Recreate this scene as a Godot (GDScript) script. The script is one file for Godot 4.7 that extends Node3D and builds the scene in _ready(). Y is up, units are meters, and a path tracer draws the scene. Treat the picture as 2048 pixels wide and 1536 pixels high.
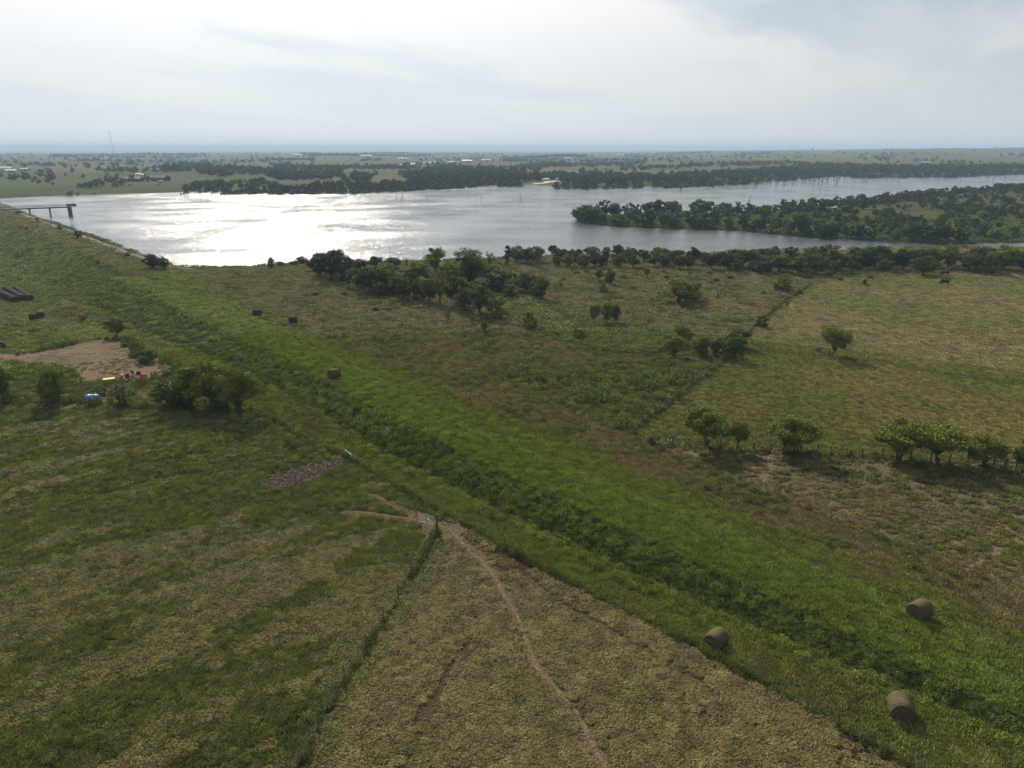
extends Node3D
# Aerial view over a grassed dam and dike towards a lake, fields and trees.

# ---------------------------------------------------------------- camera geometry
const FOCAL := 1470.0            # pixels of the 2048 x 1536 photograph
const EYE := 33.0                # metres above the near fields
const PITCH := 17.75             # degrees down
const LAKE := -1.5               # water level
var cosp := cos(deg_to_rad(PITCH))
var sinp := sin(deg_to_rad(PITCH))

var rng := RandomNumberGenerator.new()
var n_big := FastNoiseLite.new()
var n_mid := FastNoiseLite.new()
var n_fine := FastNoiseLite.new()
var n_hill := FastNoiseLite.new()
var used_names := {}

# ---------------------------------------------------------------- pixel -> place
func ray(px: float, py: float) -> Vector3:
	var u := (px - 1024.0) / FOCAL
	var v := (768.0 - py) / FOCAL
	return Vector3(u, v * cosp - sinp, -(cosp + v * sinp))

func on(px: float, py: float, y := 0.0) -> Vector2:      # x, z where that sight line meets the level y
	var d := ray(px, py)
	var t := (EYE - y) / -d.y
	return Vector2(d.x * t, d.z * t)

func hit(px: float, py: float) -> Vector3:               # where it meets the terrain
	var d := ray(px, py)
	var t := 35.0
	var last := t
	while t < 26000.0:
		var p := Vector3(d.x * t, EYE + d.y * t, d.z * t)
		if p.y < height(p.x, p.z):
			var a := last
			var b := t
			for i in 10:
				var m := (a + b) * 0.5
				if EYE + d.y * m < height(d.x * m, d.z * m):
					b = m
				else:
					a = m
			t = b
			break
		last = t
		t *= 1.012
	var x := d.x * t
	var z := d.z * t
	return Vector3(x, height(x, z), z)

func depth_of(p: Vector3) -> float:
	return -(p.z * cosp + (p.y - EYE) * sinp)

func px_size(p: Vector3) -> float:                       # metres per photograph pixel at p
	return depth_of(p) / FOCAL

# ---------------------------------------------------------------- terrain
var dam_a: Vector2
var dam_u: Vector2
var dam_n: Vector2
var dike := PackedVector2Array()
var dike_h := PackedFloat32Array()
var fence_ditch := PackedVector2Array()
var fence_mid := PackedVector2Array()
var lake_poly := PackedVector2Array()
const GX0 := -760.0
const GZ0 := -1240.0
const GS := 4.0
const GW := 460
const GH := 290
var shore := PackedFloat32Array()
var s_hit := 0.0

func poly_from(list: Array, y := 0.0) -> PackedVector2Array:
	var out := PackedVector2Array()
	for q in list:
		out.append(on(q[0], q[1], y))
	return out

func line_dist(line: PackedVector2Array, p: Vector2) -> float:   # signed: positive on the far / right side; s_hit = place along it in points
	var best := 1e9
	var sgn := 1.0
	for i in line.size() - 1:
		var a := line[i]
		var t := line[i + 1] - a
		var q := p - a
		var k := clampf(q.dot(t) / t.length_squared(), 0.0, 1.0)
		var d2 := (q - t * k).length_squared()
		if d2 < best:
			best = d2
			s_hit = i + k
			sgn = 1.0 if q.x * t.y - q.y * t.x > 0.0 else -1.0
	return sqrt(best) * sgn

func shore_at(x: float, z: float) -> float:              # metres to the waterline, positive on land
	var fx := (x - GX0) / GS
	var fz := (z - GZ0) / GS
	if fx < 0.0 or fz < 0.0 or fx >= GW - 1 or fz >= GH - 1:
		return 60.0
	var ix := int(fx)
	var iz := int(fz)
	fx -= ix
	fz -= iz
	var k := iz * GW + ix
	return lerpf(lerpf(shore[k], shore[k + 1], fx), lerpf(shore[k + GW], shore[k + GW + 1], fx), fz)

func make_shore() -> void:
	var near := [[-260, 352], [-120, 376], [0, 404], [120, 452], [220, 489], [330, 533], [420, 535], [545, 530], [640, 524], [760, 524], [900, 520], [1000, 516], [1100, 513], [1300, 508], [1500, 503], [1700, 498], [1960, 494], [2048, 496], [2300, 496]]
	var peninsula := [[2300, 483], [2100, 484], [2048, 485], [1960, 487], [1880, 487], [1750, 482], [1660, 478], [1600, 474], [1480, 462], [1400, 459], [1300, 455], [1230, 453], [1180, 447], [1147, 438], [1200, 434], [1320, 432], [1500, 428], [1620, 419], [1720, 411], [1850, 396], [1930, 389], [2048, 380], [2300, 360]]
	var far := [[2300, 340], [2048, 346.5], [1960, 349.5], [1900, 353.5], [1800, 353.5], [1710, 353.5], [1680, 349.5], [1600, 356], [1480, 366.5], [1350, 371.5], [1180, 375], [1110, 373], [1050, 368.5], [990, 369], [940, 369.5], [918, 373], [850, 377], [760, 380.5], [620, 384], [470, 385], [400, 382.5], [350, 385], [240, 388], [130, 391], [0, 397], [-150, 402], [-300, 372]]
	lake_poly = poly_from(near + peninsula + far, LAKE)
	shore.resize(GW * GH)
	var inside := PackedByteArray()
	inside.resize(GW * GH)
	for j in GH:
		for i in GW:
			inside[j * GW + i] = 1 if Geometry2D.is_point_in_polygon(Vector2(GX0 + i * GS, GZ0 + j * GS), lake_poly) else 0
	for pass_kind in 2:                                     # distance to the other side, from both sides
		var d := PackedFloat32Array()
		d.resize(GW * GH)
		for k in GW * GH:
			d[k] = 0.0 if inside[k] == pass_kind else 1000.0
		for j in range(1, GH - 1):
			for i in range(1, GW - 1):
				var k := j * GW + i
				d[k] = minf(minf(d[k], minf(d[k - 1], d[k - GW]) + GS), minf(d[k - GW - 1], d[k - GW + 1]) + GS * 1.414)
		for j in range(GH - 2, 0, -1):
			for i in range(GW - 2, 0, -1):
				var k := j * GW + i
				d[k] = minf(minf(d[k], minf(d[k + 1], d[k + GW]) + GS), minf(d[k + GW + 1], d[k + GW - 1]) + GS * 1.414)
		for k in GW * GH:
			if pass_kind == 1 and inside[k] == 0:
				shore[k] = d[k] - GS * 0.5
			elif pass_kind == 0 and inside[k] == 1:
				shore[k] = -d[k] + GS * 0.5

func smooth(a: float, b: float, v: float) -> float:
	var t := clampf((v - a) / (b - a), 0.0, 1.0)
	return t * t * (3.0 - 2.0 * t)

func height(x: float, z: float) -> float:
	var r := sqrt(x * x + z * z)
	var h := n_big.get_noise_2d(x, z) * 0.45
	var p := Vector2(x, z)
	var q := p - dam_a
	var s := q.dot(dam_u)
	var d := q.dot(dam_n)
	if r < 700.0 and d > 0.0:                               # low ground below the dam
		h -= 3.0 * smooth(-85.0, -5.0, s) * (1.0 - smooth(60.0, 220.0, d))
	if r > 420.0:
		var f := smooth(420.0, 1400.0, r)
		h += f * (2.0 + n_hill.get_noise_2d(x, z) * 13.0 * smooth(500.0, 2600.0, r))
		if x > 0.0:
			h += 30.0 * smooth(0.05, 0.65, x / maxf(1.0, -z)) * smooth(1300.0, 4200.0, r)
		h -= 14.0 * smooth(3500.0, 12000.0, r) * (1.0 - smooth(0.0, 0.5, x / maxf(1.0, -z)))
	var sd := shore_at(x, z)
	if sd < 26.0:
		h = LAKE + (h - LAKE) * smooth(0.0, 26.0, sd) + 0.12 * minf(sd, 2.0) if sd > 0.0 else LAKE - minf(3.0, -sd * 0.16)
	if s > -80.0 and s < 900.0 and d > -40.0 and d < 60.0:  # the dam
		var top := 3.0 - 4.0 * (1.0 - smooth(-75.0, 4.0, s))
		var prof := top
		if d < 0.0:
			prof = top + d * 0.36
		elif d > 7.0:
			prof = top - (d - 7.0) * 0.37
		h = maxf(h, prof)
	if x > -115.0 and x < 130.0 and z > -200.0 and z < 0.0:  # the dike
		var e := line_dist(dike, p)
		if absf(e) < 22.0:
			var i := int(minf(s_hit, dike_h.size() - 1.001))
			var top := lerpf(dike_h[i], dike_h[i + 1], s_hit - i)
			var prof := top
			if e < 0.0:
				prof = top + e * 0.36 - 0.15
			elif e > 5.0:
				prof = top - (e - 5.0) * top / 7.0
			else:
				prof = top - 0.15 * (1.0 - smooth(0.0, 1.5, e))
			h = maxf(h, prof)
			var ditch := absf(e + 0.5 + top / 0.36)
			if ditch < 1.4:
				h -= 0.35 * (1.0 - ditch / 1.4)
	return h

# ---------------------------------------------------------------- what grows where
var z_pasture: PackedVector2Array
var z_paddock: PackedVector2Array
var z_clearing: PackedVector2Array
var z_mud: PackedVector2Array
var z_marsh: PackedVector2Array
var z_unmown: PackedVector2Array
var path_a: PackedVector2Array
var path_b: PackedVector2Array
var path_c: PackedVector2Array
var trail: PackedVector2Array
var edge_e: PackedVector2Array
var z_spit: PackedVector2Array
var bare_strip: PackedVector2Array

# result of cover(): soil colour, plant colour, plant kind, plant size, plant share (linear base colours)
var c_soil := Color()
var c_plant := Color()
var c_kind := 0          # 0 straw, 1 short grass, 2 leafy weed
var c_size := 1.0
var c_share := 1.0

func mixc(a: Color, b: Color, t: float) -> Color:
	return a.lerp(b, clampf(t, 0.0, 1.0))

const STRAW := Color(0.150, 0.120, 0.058)
const STRAW_PALE := Color(0.200, 0.168, 0.088)
const OLIVE := Color(0.096, 0.096, 0.032)
const GREEN := Color(0.086, 0.108, 0.028)
const LUSH := Color(0.104, 0.136, 0.034)
const DEEP := Color(0.058, 0.080, 0.024)
const EARTH := Color(0.085, 0.066, 0.043)
const EARTH_RED := Color(0.150, 0.098, 0.060)
const BARE := Color(0.235, 0.175, 0.115)
const GREYGREEN := Color(0.075, 0.100, 0.055)

func cover(x: float, z: float) -> void:
	var p := Vector2(x, z)
	var nb := n_mid.get_noise_2d(x, z)                       # patches of some metres
	var nb2 := n_mid.get_noise_2d(x * 0.32 + 400.0, z * 0.32)
	var nf := n_fine.get_noise_2d(x, z)
	c_share = 1.0
	c_size = 1.0
	c_kind = 1
	c_soil = EARTH
	var r := p.length()
	if (r > 420.0 and not Geometry2D.is_point_in_polygon(p, z_spit)) or z > 20.0:                                # far fields
		var f := n_hill.get_noise_2d(x * 2.3 + 900.0, z * 2.3)
		var g := n_big.get_noise_2d(x * 0.12, z * 0.12)
		c_soil = mixc(Color(0.074, 0.090, 0.038), Color(0.128, 0.122, 0.062), 0.5 + f * 1.6)
		c_soil = mixc(c_soil, Color(0.150, 0.112, 0.075), smooth(0.15, 0.4, g) * 0.7)
		c_soil = mixc(c_soil, Color(0.070, 0.120, 0.030), smooth(0.25, 0.45, -g) * 0.6)
		c_plant = c_soil
		c_share = 0.0
		return
	if x > 10.0 and z < -245.0 and Geometry2D.is_point_in_polygon(p, z_spit):
		c_soil = mixc(Color(0.072, 0.086, 0.032), Color(0.100, 0.098, 0.040), 0.5 + nb2 * 2.0)
		c_plant = mixc(DEEP, OLIVE, 0.15 + nb)
		c_kind = 2
		c_size = 1.2
		c_share = 0.9 if r < 420.0 else 0.0
		return
	var sd := shore_at(x, z)
	if sd < 3.0:
		c_soil = Color(0.11, 0.095, 0.07)
		c_plant = mixc(DEEP, OLIVE, 0.1 + nf)
		c_kind = 2
		c_share = 0.8 if sd > 0.5 else 0.0
		return
	var q := p - dam_a
	var s := q.dot(dam_u)
	var d := q.dot(dam_n)
	if s > -8.0 and d > -14.0 and d < 90.0 and r < 700.0:
		var toe := 7.0 + 16.5
		if d < 0.8 and s > 12.0:
			c_soil = Color(0.16, 0.15, 0.12)
			c_plant = mixc(OLIVE, STRAW, 0.4 + nf)
			c_share = 0.25
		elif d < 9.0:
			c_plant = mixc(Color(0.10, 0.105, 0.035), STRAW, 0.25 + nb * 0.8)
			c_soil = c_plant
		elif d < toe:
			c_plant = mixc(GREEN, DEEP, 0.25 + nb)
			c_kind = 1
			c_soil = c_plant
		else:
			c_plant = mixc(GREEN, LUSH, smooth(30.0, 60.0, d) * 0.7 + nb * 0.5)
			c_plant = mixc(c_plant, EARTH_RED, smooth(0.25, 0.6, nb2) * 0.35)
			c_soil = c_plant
		if r > 300.0:
			c_share *= 0.7
		return
	if Geometry2D.is_point_in_polygon(p, z_clearing):
		c_soil = mixc(BARE, Color(0.17, 0.125, 0.08), 0.4 + nb * 1.1 + nf * 0.5)
		c_plant = mixc(STRAW, OLIVE, 0.5 + nb)
		c_kind = 0
		c_size = 0.7
		c_share = 0.22 + nb * 0.4
		return
	var e := 99.0
	if x > -115.0 and x < 130.0 and z > -205.0 and z < 0.0:
		e = line_dist(dike, p)
	if absf(e) < 40.0:
		var i := int(minf(s_hit, dike_h.size() - 1.001))
		var along := s_hit
		var top := lerpf(dike_h[i], dike_h[i + 1], s_hit - i)
		var wn := top / 0.36 + 0.5
		var wide := 18.0 - 4.5 * smooth(1.0, 3.5, along) - 3.6 * smooth(5.5, 10.5, along)
		var fa := line_dist(fence_ditch, p)
		var wob := nb * 1.6 + nf * 0.8
		if e > 0.0 and e < wide + wob:
			c_plant = mixc(LUSH, GREEN, 0.25 + nb * 0.9)
			c_plant = mixc(c_plant, OLIVE, smooth(wide * 0.5, wide + 0.5, e + wob) * 0.9)
			c_plant = mixc(c_plant, Color(0.165, 0.185, 0.045), smooth(0.05, 0.5, nf + nb * 0.5) * 0.3)
			if absf(e - 7.5 + nb) < 0.8:
				c_plant = mixc(c_plant, EARTH, 0.35)
			c_soil = c_plant
			c_size = 1.0 + 0.35 * nf
			return
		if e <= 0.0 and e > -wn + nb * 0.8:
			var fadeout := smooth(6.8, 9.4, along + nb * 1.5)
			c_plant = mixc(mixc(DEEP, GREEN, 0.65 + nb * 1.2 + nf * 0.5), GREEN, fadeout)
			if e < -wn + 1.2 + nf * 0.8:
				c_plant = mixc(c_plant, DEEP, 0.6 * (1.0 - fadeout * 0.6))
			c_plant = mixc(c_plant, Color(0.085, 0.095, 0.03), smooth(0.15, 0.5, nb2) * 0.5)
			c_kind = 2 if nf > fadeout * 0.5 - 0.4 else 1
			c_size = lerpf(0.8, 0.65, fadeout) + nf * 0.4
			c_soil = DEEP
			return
		if e <= -wn + nb * 0.8 and (fa > 0.0 or (s_hit == 0.0 and e > -20.0)):
			var k := smooth(-wn - 3.0, -wn, e + wob)
			c_plant = mixc(Color(0.104, 0.126, 0.034), Color(0.122, 0.118, 0.042), 0.4 + nb * 1.3 + nb2)
			c_plant = mixc(c_plant, GREEN, k * 0.6)
			c_plant = mixc(c_plant, EARTH, smooth(0.3, 0.55, nb2 + nf * 0.3) * 0.5)
			c_kind = 2 if k > 0.5 and nf > 0.0 else 1
			c_soil = mixc(c_plant, EARTH, 0.5)
			if fa < 0.5:
				c_kind = 2
				c_plant = mixc(DEEP, OLIVE, 0.4 + nf)
				c_size = 0.7
			return
	if Geometry2D.is_point_in_polygon(p, z_pasture):
		c_plant = mixc(Color(0.130, 0.126, 0.052), Color(0.162, 0.136, 0.070), 0.40 + nb2 * 2.2 + nf * 0.3)
		c_plant = mixc(c_plant, Color(0.098, 0.122, 0.040), smooth(0.05, 0.4, nb) * 0.4)
		var tr := absf(line_dist(trail, p))
		if tr < 1.4 + nf:
			c_plant = mixc(c_plant, DEEP, 0.55)
			c_kind = 2
			c_size = 0.6
		c_soil = c_plant
		c_size *= 0.8
		return
	if Geometry2D.is_point_in_polygon(p, z_paddock):
		c_soil = mixc(Color(0.200, 0.155, 0.095), Color(0.140, 0.112, 0.068), 0.5 + nb2 * 2.0 + nf * 0.4)
		c_plant = mixc(STRAW, OLIVE, 0.5 + nb)
		c_kind = 0
		c_share = 0.45
		var weeds := nf * 1.0 + nb * 0.55 + smooth(40.0, 70.0, x) * 0.22
		if weeds > 0.42:
			c_kind = 2
			c_plant = mixc(GREEN, OLIVE, 0.2 + nf)
			c_share = 0.8
			c_size = 0.75
		return
	if Geometry2D.is_point_in_polygon(p, z_mud):
		c_soil = mixc(Color(0.062, 0.050, 0.042), Color(0.105, 0.085, 0.07), 0.4 + nf)
		c_share = 0.0
		return
	var fd := line_dist(fence_ditch, p)
	if fd < 0.0 and x < 60.0 and z > -112.0 - x * 0.1:       # the fields on this side of the ditch fence
		var fm := line_dist(fence_mid, p)
		var pd := minf(absf(line_dist(path_a, p)), absf(line_dist(path_b, p)))
		var pc := absf(line_dist(path_c, p))
		var worn := p.distance_to(path_c[0])
		if pd < 0.58 + nf * 0.1 or worn < 1.6 + nb * 2.0:
			c_soil = mixc(EARTH_RED, Color(0.165, 0.130, 0.080), 0.6 + nf)
			c_plant = STRAW
			c_kind = 0
			c_share = 0.08
			c_size = 0.6
			return
		if pc < 0.4 + nf * 0.2:
			c_soil = mixc(EARTH, STRAW, 0.4)
			c_plant = mixc(STRAW, OLIVE, 0.5)
			c_kind = 0
			c_share = 0.3
			c_size = 0.6
			return
		if fm > 0.0 and z > -76.0:                            # cut hay field
			var k := smooth(-72.0, -40.0, z + nb * 14.0)
			c_plant = mixc(mixc(Color(0.118, 0.106, 0.042), STRAW, 0.35 + nf), mixc(Color(0.158, 0.122, 0.064), STRAW_PALE, 0.35 + nf), k)
			c_plant = mixc(c_plant, GREEN, smooth(0.16, 0.45, nb - k * 0.15 + nb2 * 0.4) * 0.5)
			var row := sin((x * 0.74 + z * 0.67) * 2.1 + nb * 2.5)
			c_plant = mixc(c_plant, STRAW_PALE, smooth(0.2, 1.0, row + nf) * 0.30)
			c_plant = mixc(c_plant, Color(0.085, 0.078, 0.034), smooth(0.3, 1.0, -row + nf) * 0.35)
			c_kind = 0
			c_soil = mixc(Color(0.052, 0.043, 0.027), OLIVE, 0.3)
			c_soil = mixc(c_soil, Color(0.06, 0.046, 0.030), smooth(0.3, 0.5, -nb))
			c_share = 1.0 - smooth(0.3, 0.5, -nb) * 0.8
			if absf(line_dist(bare_strip, p)) < 0.45 + nf * 0.5:
				c_share = 0.15
				c_soil = Color(0.092, 0.070, 0.045)
			if fm < 1.5:
				c_plant = mixc(c_plant, GREEN, 0.5)
			return
		# rough field, green weeds in dry grass, in bands along the mowing
		var along := x * 0.80 - z * 0.60
		var across := x * 0.60 + z * 0.80
		var band := n_mid.get_noise_2d(along * 0.55 + 70.0, across * 2.1) + 0.55 * n_fine.get_noise_2d(x * 0.7, z * 0.7)
		var speck := n_fine.get_noise_2d(x * 2.3 + 30.0, z * 2.3)
		var g := 0.40 + 1.0 * band + 0.8 * nb2 + 0.45 * speck + 0.30 * smooth(-55.0, -85.0, z)
		c_plant = mixc(mixc(Color(0.140, 0.118, 0.050), Color(0.118, 0.116, 0.040), 0.55 + nf * 0.8), mixc(Color(0.094, 0.108, 0.036), Color(0.080, 0.096, 0.038), 0.5 + nf), smooth(0.15, 0.85, g))
		c_plant = mixc(c_plant, STRAW_PALE, smooth(0.10, 0.5, -band - 0.25 + speck * 0.6) * 0.40)
		c_kind = 2 if g + speck * 0.3 > 0.95 else (0 if g < 0.26 else 1)
		c_size = 0.45 + 0.45 * smooth(1.0, 1.4, g) if c_kind == 2 else 1.0
		c_soil = mixc(Color(0.060, 0.050, 0.028), OLIVE, 0.55)
		return
	if x < -42.0 and z < -95.0 and fd < 6.0:                 # rough grass round the clearing
		c_plant = mixc(GREEN, OLIVE, 0.45 + nb * 1.2)
		c_plant = mixc(c_plant, Color(0.10, 0.09, 0.04), smooth(0.2, 0.5, nb2))
		c_kind = 2 if nf > 0.0 else 1
		c_soil = c_plant
		return
	# dry field between the dike and the lake
	c_plant = mixc(Color(0.128, 0.108, 0.060), Color(0.104, 0.106, 0.045), 0.5 + nb * 1.4 + nb2)
	c_plant = mixc(c_plant, STRAW_PALE, smooth(0.38, 0.6, nf + nb * 0.4) * 0.6)
	c_soil = mixc(c_plant, EARTH, 0.35)
	if Geometry2D.is_point_in_polygon(p, z_marsh):
		c_plant = mixc(mixc(GREYGREEN, GREEN, 0.4 + nb), c_plant, 0.3)
		c_kind = 2
		c_size = 1.3
		c_soil = DEEP
	elif Geometry2D.is_point_in_polygon(p, z_unmown):
		c_plant = mixc(Color(0.105, 0.100, 0.040), Color(0.07, 0.085, 0.035), 0.5 + nb * 1.5)
		c_kind = 2 if nf + nb > 0.0 else 1
		c_size = 1.3 + nb
	elif nf + nb > 0.42:
		c_plant = mixc(c_plant, Color(0.060, 0.062, 0.030), 0.6)
		c_kind = 2

func _ready() -> void:
	rng.seed = 4711
	for a in [[n_big, 0.009, 3], [n_mid, 0.085, 3], [n_fine, 0.55, 2], [n_hill, 0.0011, 3]]:
		var n: FastNoiseLite = a[0]
		n.seed = 11 + int(a[1] * 1000.0)
		n.noise_type = FastNoiseLite.TYPE_SIMPLEX_SMOOTH
		n.frequency = a[1]
		n.fractal_octaves = a[2]
	make_camera()
	make_sky()
	make_sun()
	layout()
	make_materials()
	make_ground()
	make_lake()
	make_grass()
	make_far_woods()
	make_trees()
	make_thicket()
	make_bales()
	make_fences()
	make_intake()
	make_camp()
	make_cattle()
	make_buildings()
	make_paths()
	make_details()

# ---------------------------------------------------------------- camera, sky, sun
var env := Environment.new()

func make_camera() -> void:
	var cam := Camera3D.new()
	cam.name = "camera"
	cam.fov = 2.0 * rad_to_deg(atan(768.0 / FOCAL))
	cam.near = 0.5
	cam.far = 60000.0
	add_child(cam)
	cam.position = Vector3(0, EYE, 0)
	cam.rotation_degrees = Vector3(-PITCH, 0, 0)
	cam.current = true

const SUN_AZ := -17.0
const SUN_EL := 34.0

func sun_dir() -> Vector3:
	var a := deg_to_rad(SUN_AZ)
	var e := deg_to_rad(SUN_EL)
	return Vector3(sin(a) * cos(e), sin(e), -cos(a) * cos(e))

func make_sun() -> void:
	var sun := DirectionalLight3D.new()
	sun.name = "sun"
	sun.light_energy = 1.6
	sun.light_color = Color(1.0, 0.95, 0.86)
	sun.light_angular_distance = 0.8
	sun.shadow_enabled = true
	sun.sky_mode = DirectionalLight3D.SKY_MODE_LIGHT_ONLY
	add_child(sun)
	sun.look_at_from_position(sun_dir() * 100.0, Vector3.ZERO)

func make_sky() -> void:
	var w := 1600
	var h := 800
	var im := Image.create(w, h, false, Image.FORMAT_RGBF)
	im.fill(Color(0.28, 0.30, 0.29))
	var veil := FastNoiseLite.new()
	veil.seed = 5
	veil.frequency = 0.22
	veil.fractal_octaves = 5
	veil.noise_type = FastNoiseLite.TYPE_SIMPLEX_SMOOTH
	veil.domain_warp_enabled = true
	veil.domain_warp_amplitude = 2.2
	veil.domain_warp_frequency = 0.12
	var wisps := FastNoiseLite.new()
	wisps.seed = 21
	wisps.frequency = 0.75
	wisps.fractal_octaves = 4
	wisps.noise_type = FastNoiseLite.TYPE_SIMPLEX_SMOOTH
	var sd := sun_dir()
	for j in h / 2 + 4:
		var el := PI * (0.5 - (j + 0.5) / h)
		var y := maxf(sin(el), 0.0)
		var ce := cos(el)
		var k := 1.0 / (y + 0.055)
		var high := smooth(0.0, 0.20, y)
		for i in w:
			var az := (i + 0.5) / w * TAU
			var dx := sin(az) * ce
			var dz := -cos(az) * ce
			var a := veil.get_noise_2d((dx * 0.8 + dz * 0.5) * k * 1.5 + 3.0, (dz * 0.8 - dx * 0.35) * k * 0.7)
			var b := wisps.get_noise_2d((dx * 0.8 + dz * 0.5) * k * 1.2, (dz * 0.8 - dx * 0.35) * k * 0.45)
			var cloud := clampf(0.64 + a * 2.0 + b * 0.65, 0.0, 1.0)
			cloud = lerpf(0.72, cloud, 0.25 + 0.75 * high)
			var clear := Color(0.54, 0.645, 0.725).lerp(Color(0.30, 0.42, 0.58), smooth(0.15, 0.8, y))
			clear = Color(0.70, 0.765, 0.81).lerp(clear, high)
			var veiled := Color(0.80, 0.83, 0.85).lerp(Color(0.925, 0.93, 0.932), high)
			var c := clear.lerp(veiled, cloud)
			var near := maxf(0.0, dx * sd.x + y * sd.y + dz * sd.z)
			var side := 0.5 + 0.5 * (dx * sd.x + y * sd.y + dz * sd.z)      # thin cloud scatters sunlight forward
			var glow := 0.45 + 0.57 * side * side + 0.45 * pow(near, 9.0)
			glow *= 0.73
			im.set_pixel(i, j, Color(c.r * glow, c.g * glow, c.b * glow))
	var mat := PanoramaSkyMaterial.new()
	mat.panorama = ImageTexture.create_from_image(im)
	var sky := Sky.new()
	sky.sky_material = mat
	env.background_mode = Environment.BG_SKY
	env.sky = sky
	env.background_energy_multiplier = 1.0
	env.tonemap_mode = Environment.TONE_MAPPER_LINEAR
	env.tonemap_exposure = 1.4
	env.sdfgi_enabled = true
	env.ssao_enabled = true
	env.ssil_enabled = true
	env.fog_enabled = true
	env.fog_density = 0.00017
	env.fog_light_color = Color(0.76, 0.88, 1.0)
	var we := WorldEnvironment.new()
	we.name = "environment"
	we.environment = env
	add_child(we)

# ---------------------------------------------------------------- the layout, traced on the ground
func layout() -> void:
	dam_a = on(330, 535, 3.0)
	dam_u = (on(0, 413, 3.0) - dam_a).normalized()
	dam_n = Vector2(dam_u.y, -dam_u.x)
	for q in [[240, 561, 3.0], [309, 589, 2.8], [383, 630, 2.4], [465, 666, 2.0], [560, 711, 1.8], [690, 780, 1.6], [844, 865, 1.4], [1100, 985, 1.2], [1300, 1077, 1.05], [1500, 1170, 0.9], [1800, 1310, 0.6], [2200, 1497, 0.3]]:
		dike.append(on(q[0], q[1], q[2]))
		dike_h.append(q[2])
	fence_ditch = poly_from([[360, 757], [440, 790], [516, 828], [640, 889], [700, 918], [785, 965], [870, 1012], [980, 1076], [1100, 1141], [1300, 1243], [1400, 1291], [1500, 1352], [1700, 1462], [1850, 1552], [2000, 1650]])
	fence_mid = poly_from([[874, 1056], [836, 1126], [787, 1206], [750, 1265], [706, 1335], [654, 1415], [605, 1523], [560, 1610]])
	# fence_mid runs towards the camera: its positive side is the hay field
	z_pasture = poly_from([[1268, 868], [1350, 805], [1440, 735], [1500, 665], [1560, 612], [1620, 572], [1700, 556], [1800, 552], [2048, 543], [2400, 543], [2400, 975], [2048, 938], [1700, 905], [1450, 893], [1300, 885]])
	z_paddock = poly_from([[1300, 885], [1450, 893], [1700, 905], [2048, 938], [2400, 975], [2400, 1340], [2048, 1185], [1850, 1105], [1650, 1030], [1430, 945], [1340, 905]])
	edge_e = poly_from([[1306, 893], [1360, 918], [1430, 945], [1561, 995], [1650, 1030], [1823, 1095], [1900, 1127], [1986, 1160], [2100, 1207], [2250, 1270]])
	var zc := []
	for q in [[-60, 620], [60, 615], [180, 628], [740, 512], [900, 528], [1010, 600], [1025, 660], [1160, 680], [1270, 740], [1275, 800], [1100, 832], [1000, 855], [850, 845], [720, 850], [580, 862], [545, 765], [380, 728], [200, 705], [0, 668], [-60, 660]]:
		zc.append([q[0] * 0.2734, 540 + q[1] * 0.2734])
	z_clearing = poly_from(zc, -1.0)
	z_mud = poly_from([[518, 968], [530, 957], [560, 943], [600, 931], [650, 918], [682, 914], [690, 926], [660, 942], [630, 957], [590, 971], [550, 978], [525, 976]])
	z_marsh = poly_from([[1010, 590], [1080, 600], [1150, 625], [1190, 655], [1260, 665], [1330, 668], [1345, 700], [1300, 712], [1200, 705], [1130, 680], [1060, 650], [1000, 625]])
	z_unmown = poly_from([[1020, 745], [1150, 730], [1330, 726], [1420, 735], [1340, 800], [1260, 862], [1190, 845], [1080, 795], [1020, 770]])
	path_a = poly_from([[1235, 1580], [1215, 1536], [1150, 1420], [1075, 1330], [1050, 1280], [1030, 1220], [1000, 1165], [960, 1115], [925, 1080], [895, 1052], [860, 1041], [800, 1031], [735, 1022], [690, 1021]])
	path_b = poly_from([[895, 1050], [850, 1032], [790, 1007], [740, 984]])
	path_c = poly_from([[897, 1052], [960, 1090], [1050, 1150], [1150, 1215], [1300, 1300], [1420, 1375]])
	bare_strip = poly_from([[940, 1275], [905, 1330], [870, 1395], [845, 1450], [805, 1536], [790, 1580]])
	trail = poly_from([[1500, 690], [1600, 712], [1680, 718], [1760, 725], [1830, 738], [1900, 752], [1980, 762], [2100, 770]])
	z_spit = poly_from([[1140, 438], [1180, 448], [1230, 454], [1300, 456], [1400, 460], [1480, 463], [1600, 475], [1660, 479], [1750, 483], [1880, 488], [1960, 488], [2048, 486], [2400, 485], [2400, 355], [2048, 379], [1930, 388], [1850, 395], [1720, 410], [1620, 418], [1500, 427], [1320, 431], [1200, 433]], LAKE)
	make_shore()

# ---------------------------------------------------------------- materials
var M := {}

func noise_tex(frequency: float, lo: float, hi: float, size := 512, seed_ := 1, octaves := 4) -> NoiseTexture2D:
	var n := FastNoiseLite.new()
	n.seed = seed_
	n.frequency = frequency
	n.fractal_octaves = octaves
	n.noise_type = FastNoiseLite.TYPE_SIMPLEX_SMOOTH
	var t := NoiseTexture2D.new()
	t.width = size
	t.height = size
	t.seamless = true
	t.noise = n
	var g := Gradient.new()
	g.set_color(0, Color(lo, lo, lo))
	g.set_color(1, Color(hi, hi, hi))
	t.color_ramp = g
	return t

func srgb(c: Color) -> Color:
	return c.linear_to_srgb()

func mat(key: String, c: Color, rough := 0.9, spec := 0.3) -> StandardMaterial3D:
	var m := StandardMaterial3D.new()
	m.resource_name = key
	m.albedo_color = srgb(c)
	m.roughness = rough
	m.metallic_specular = spec
	M[key] = m
	return m

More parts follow.
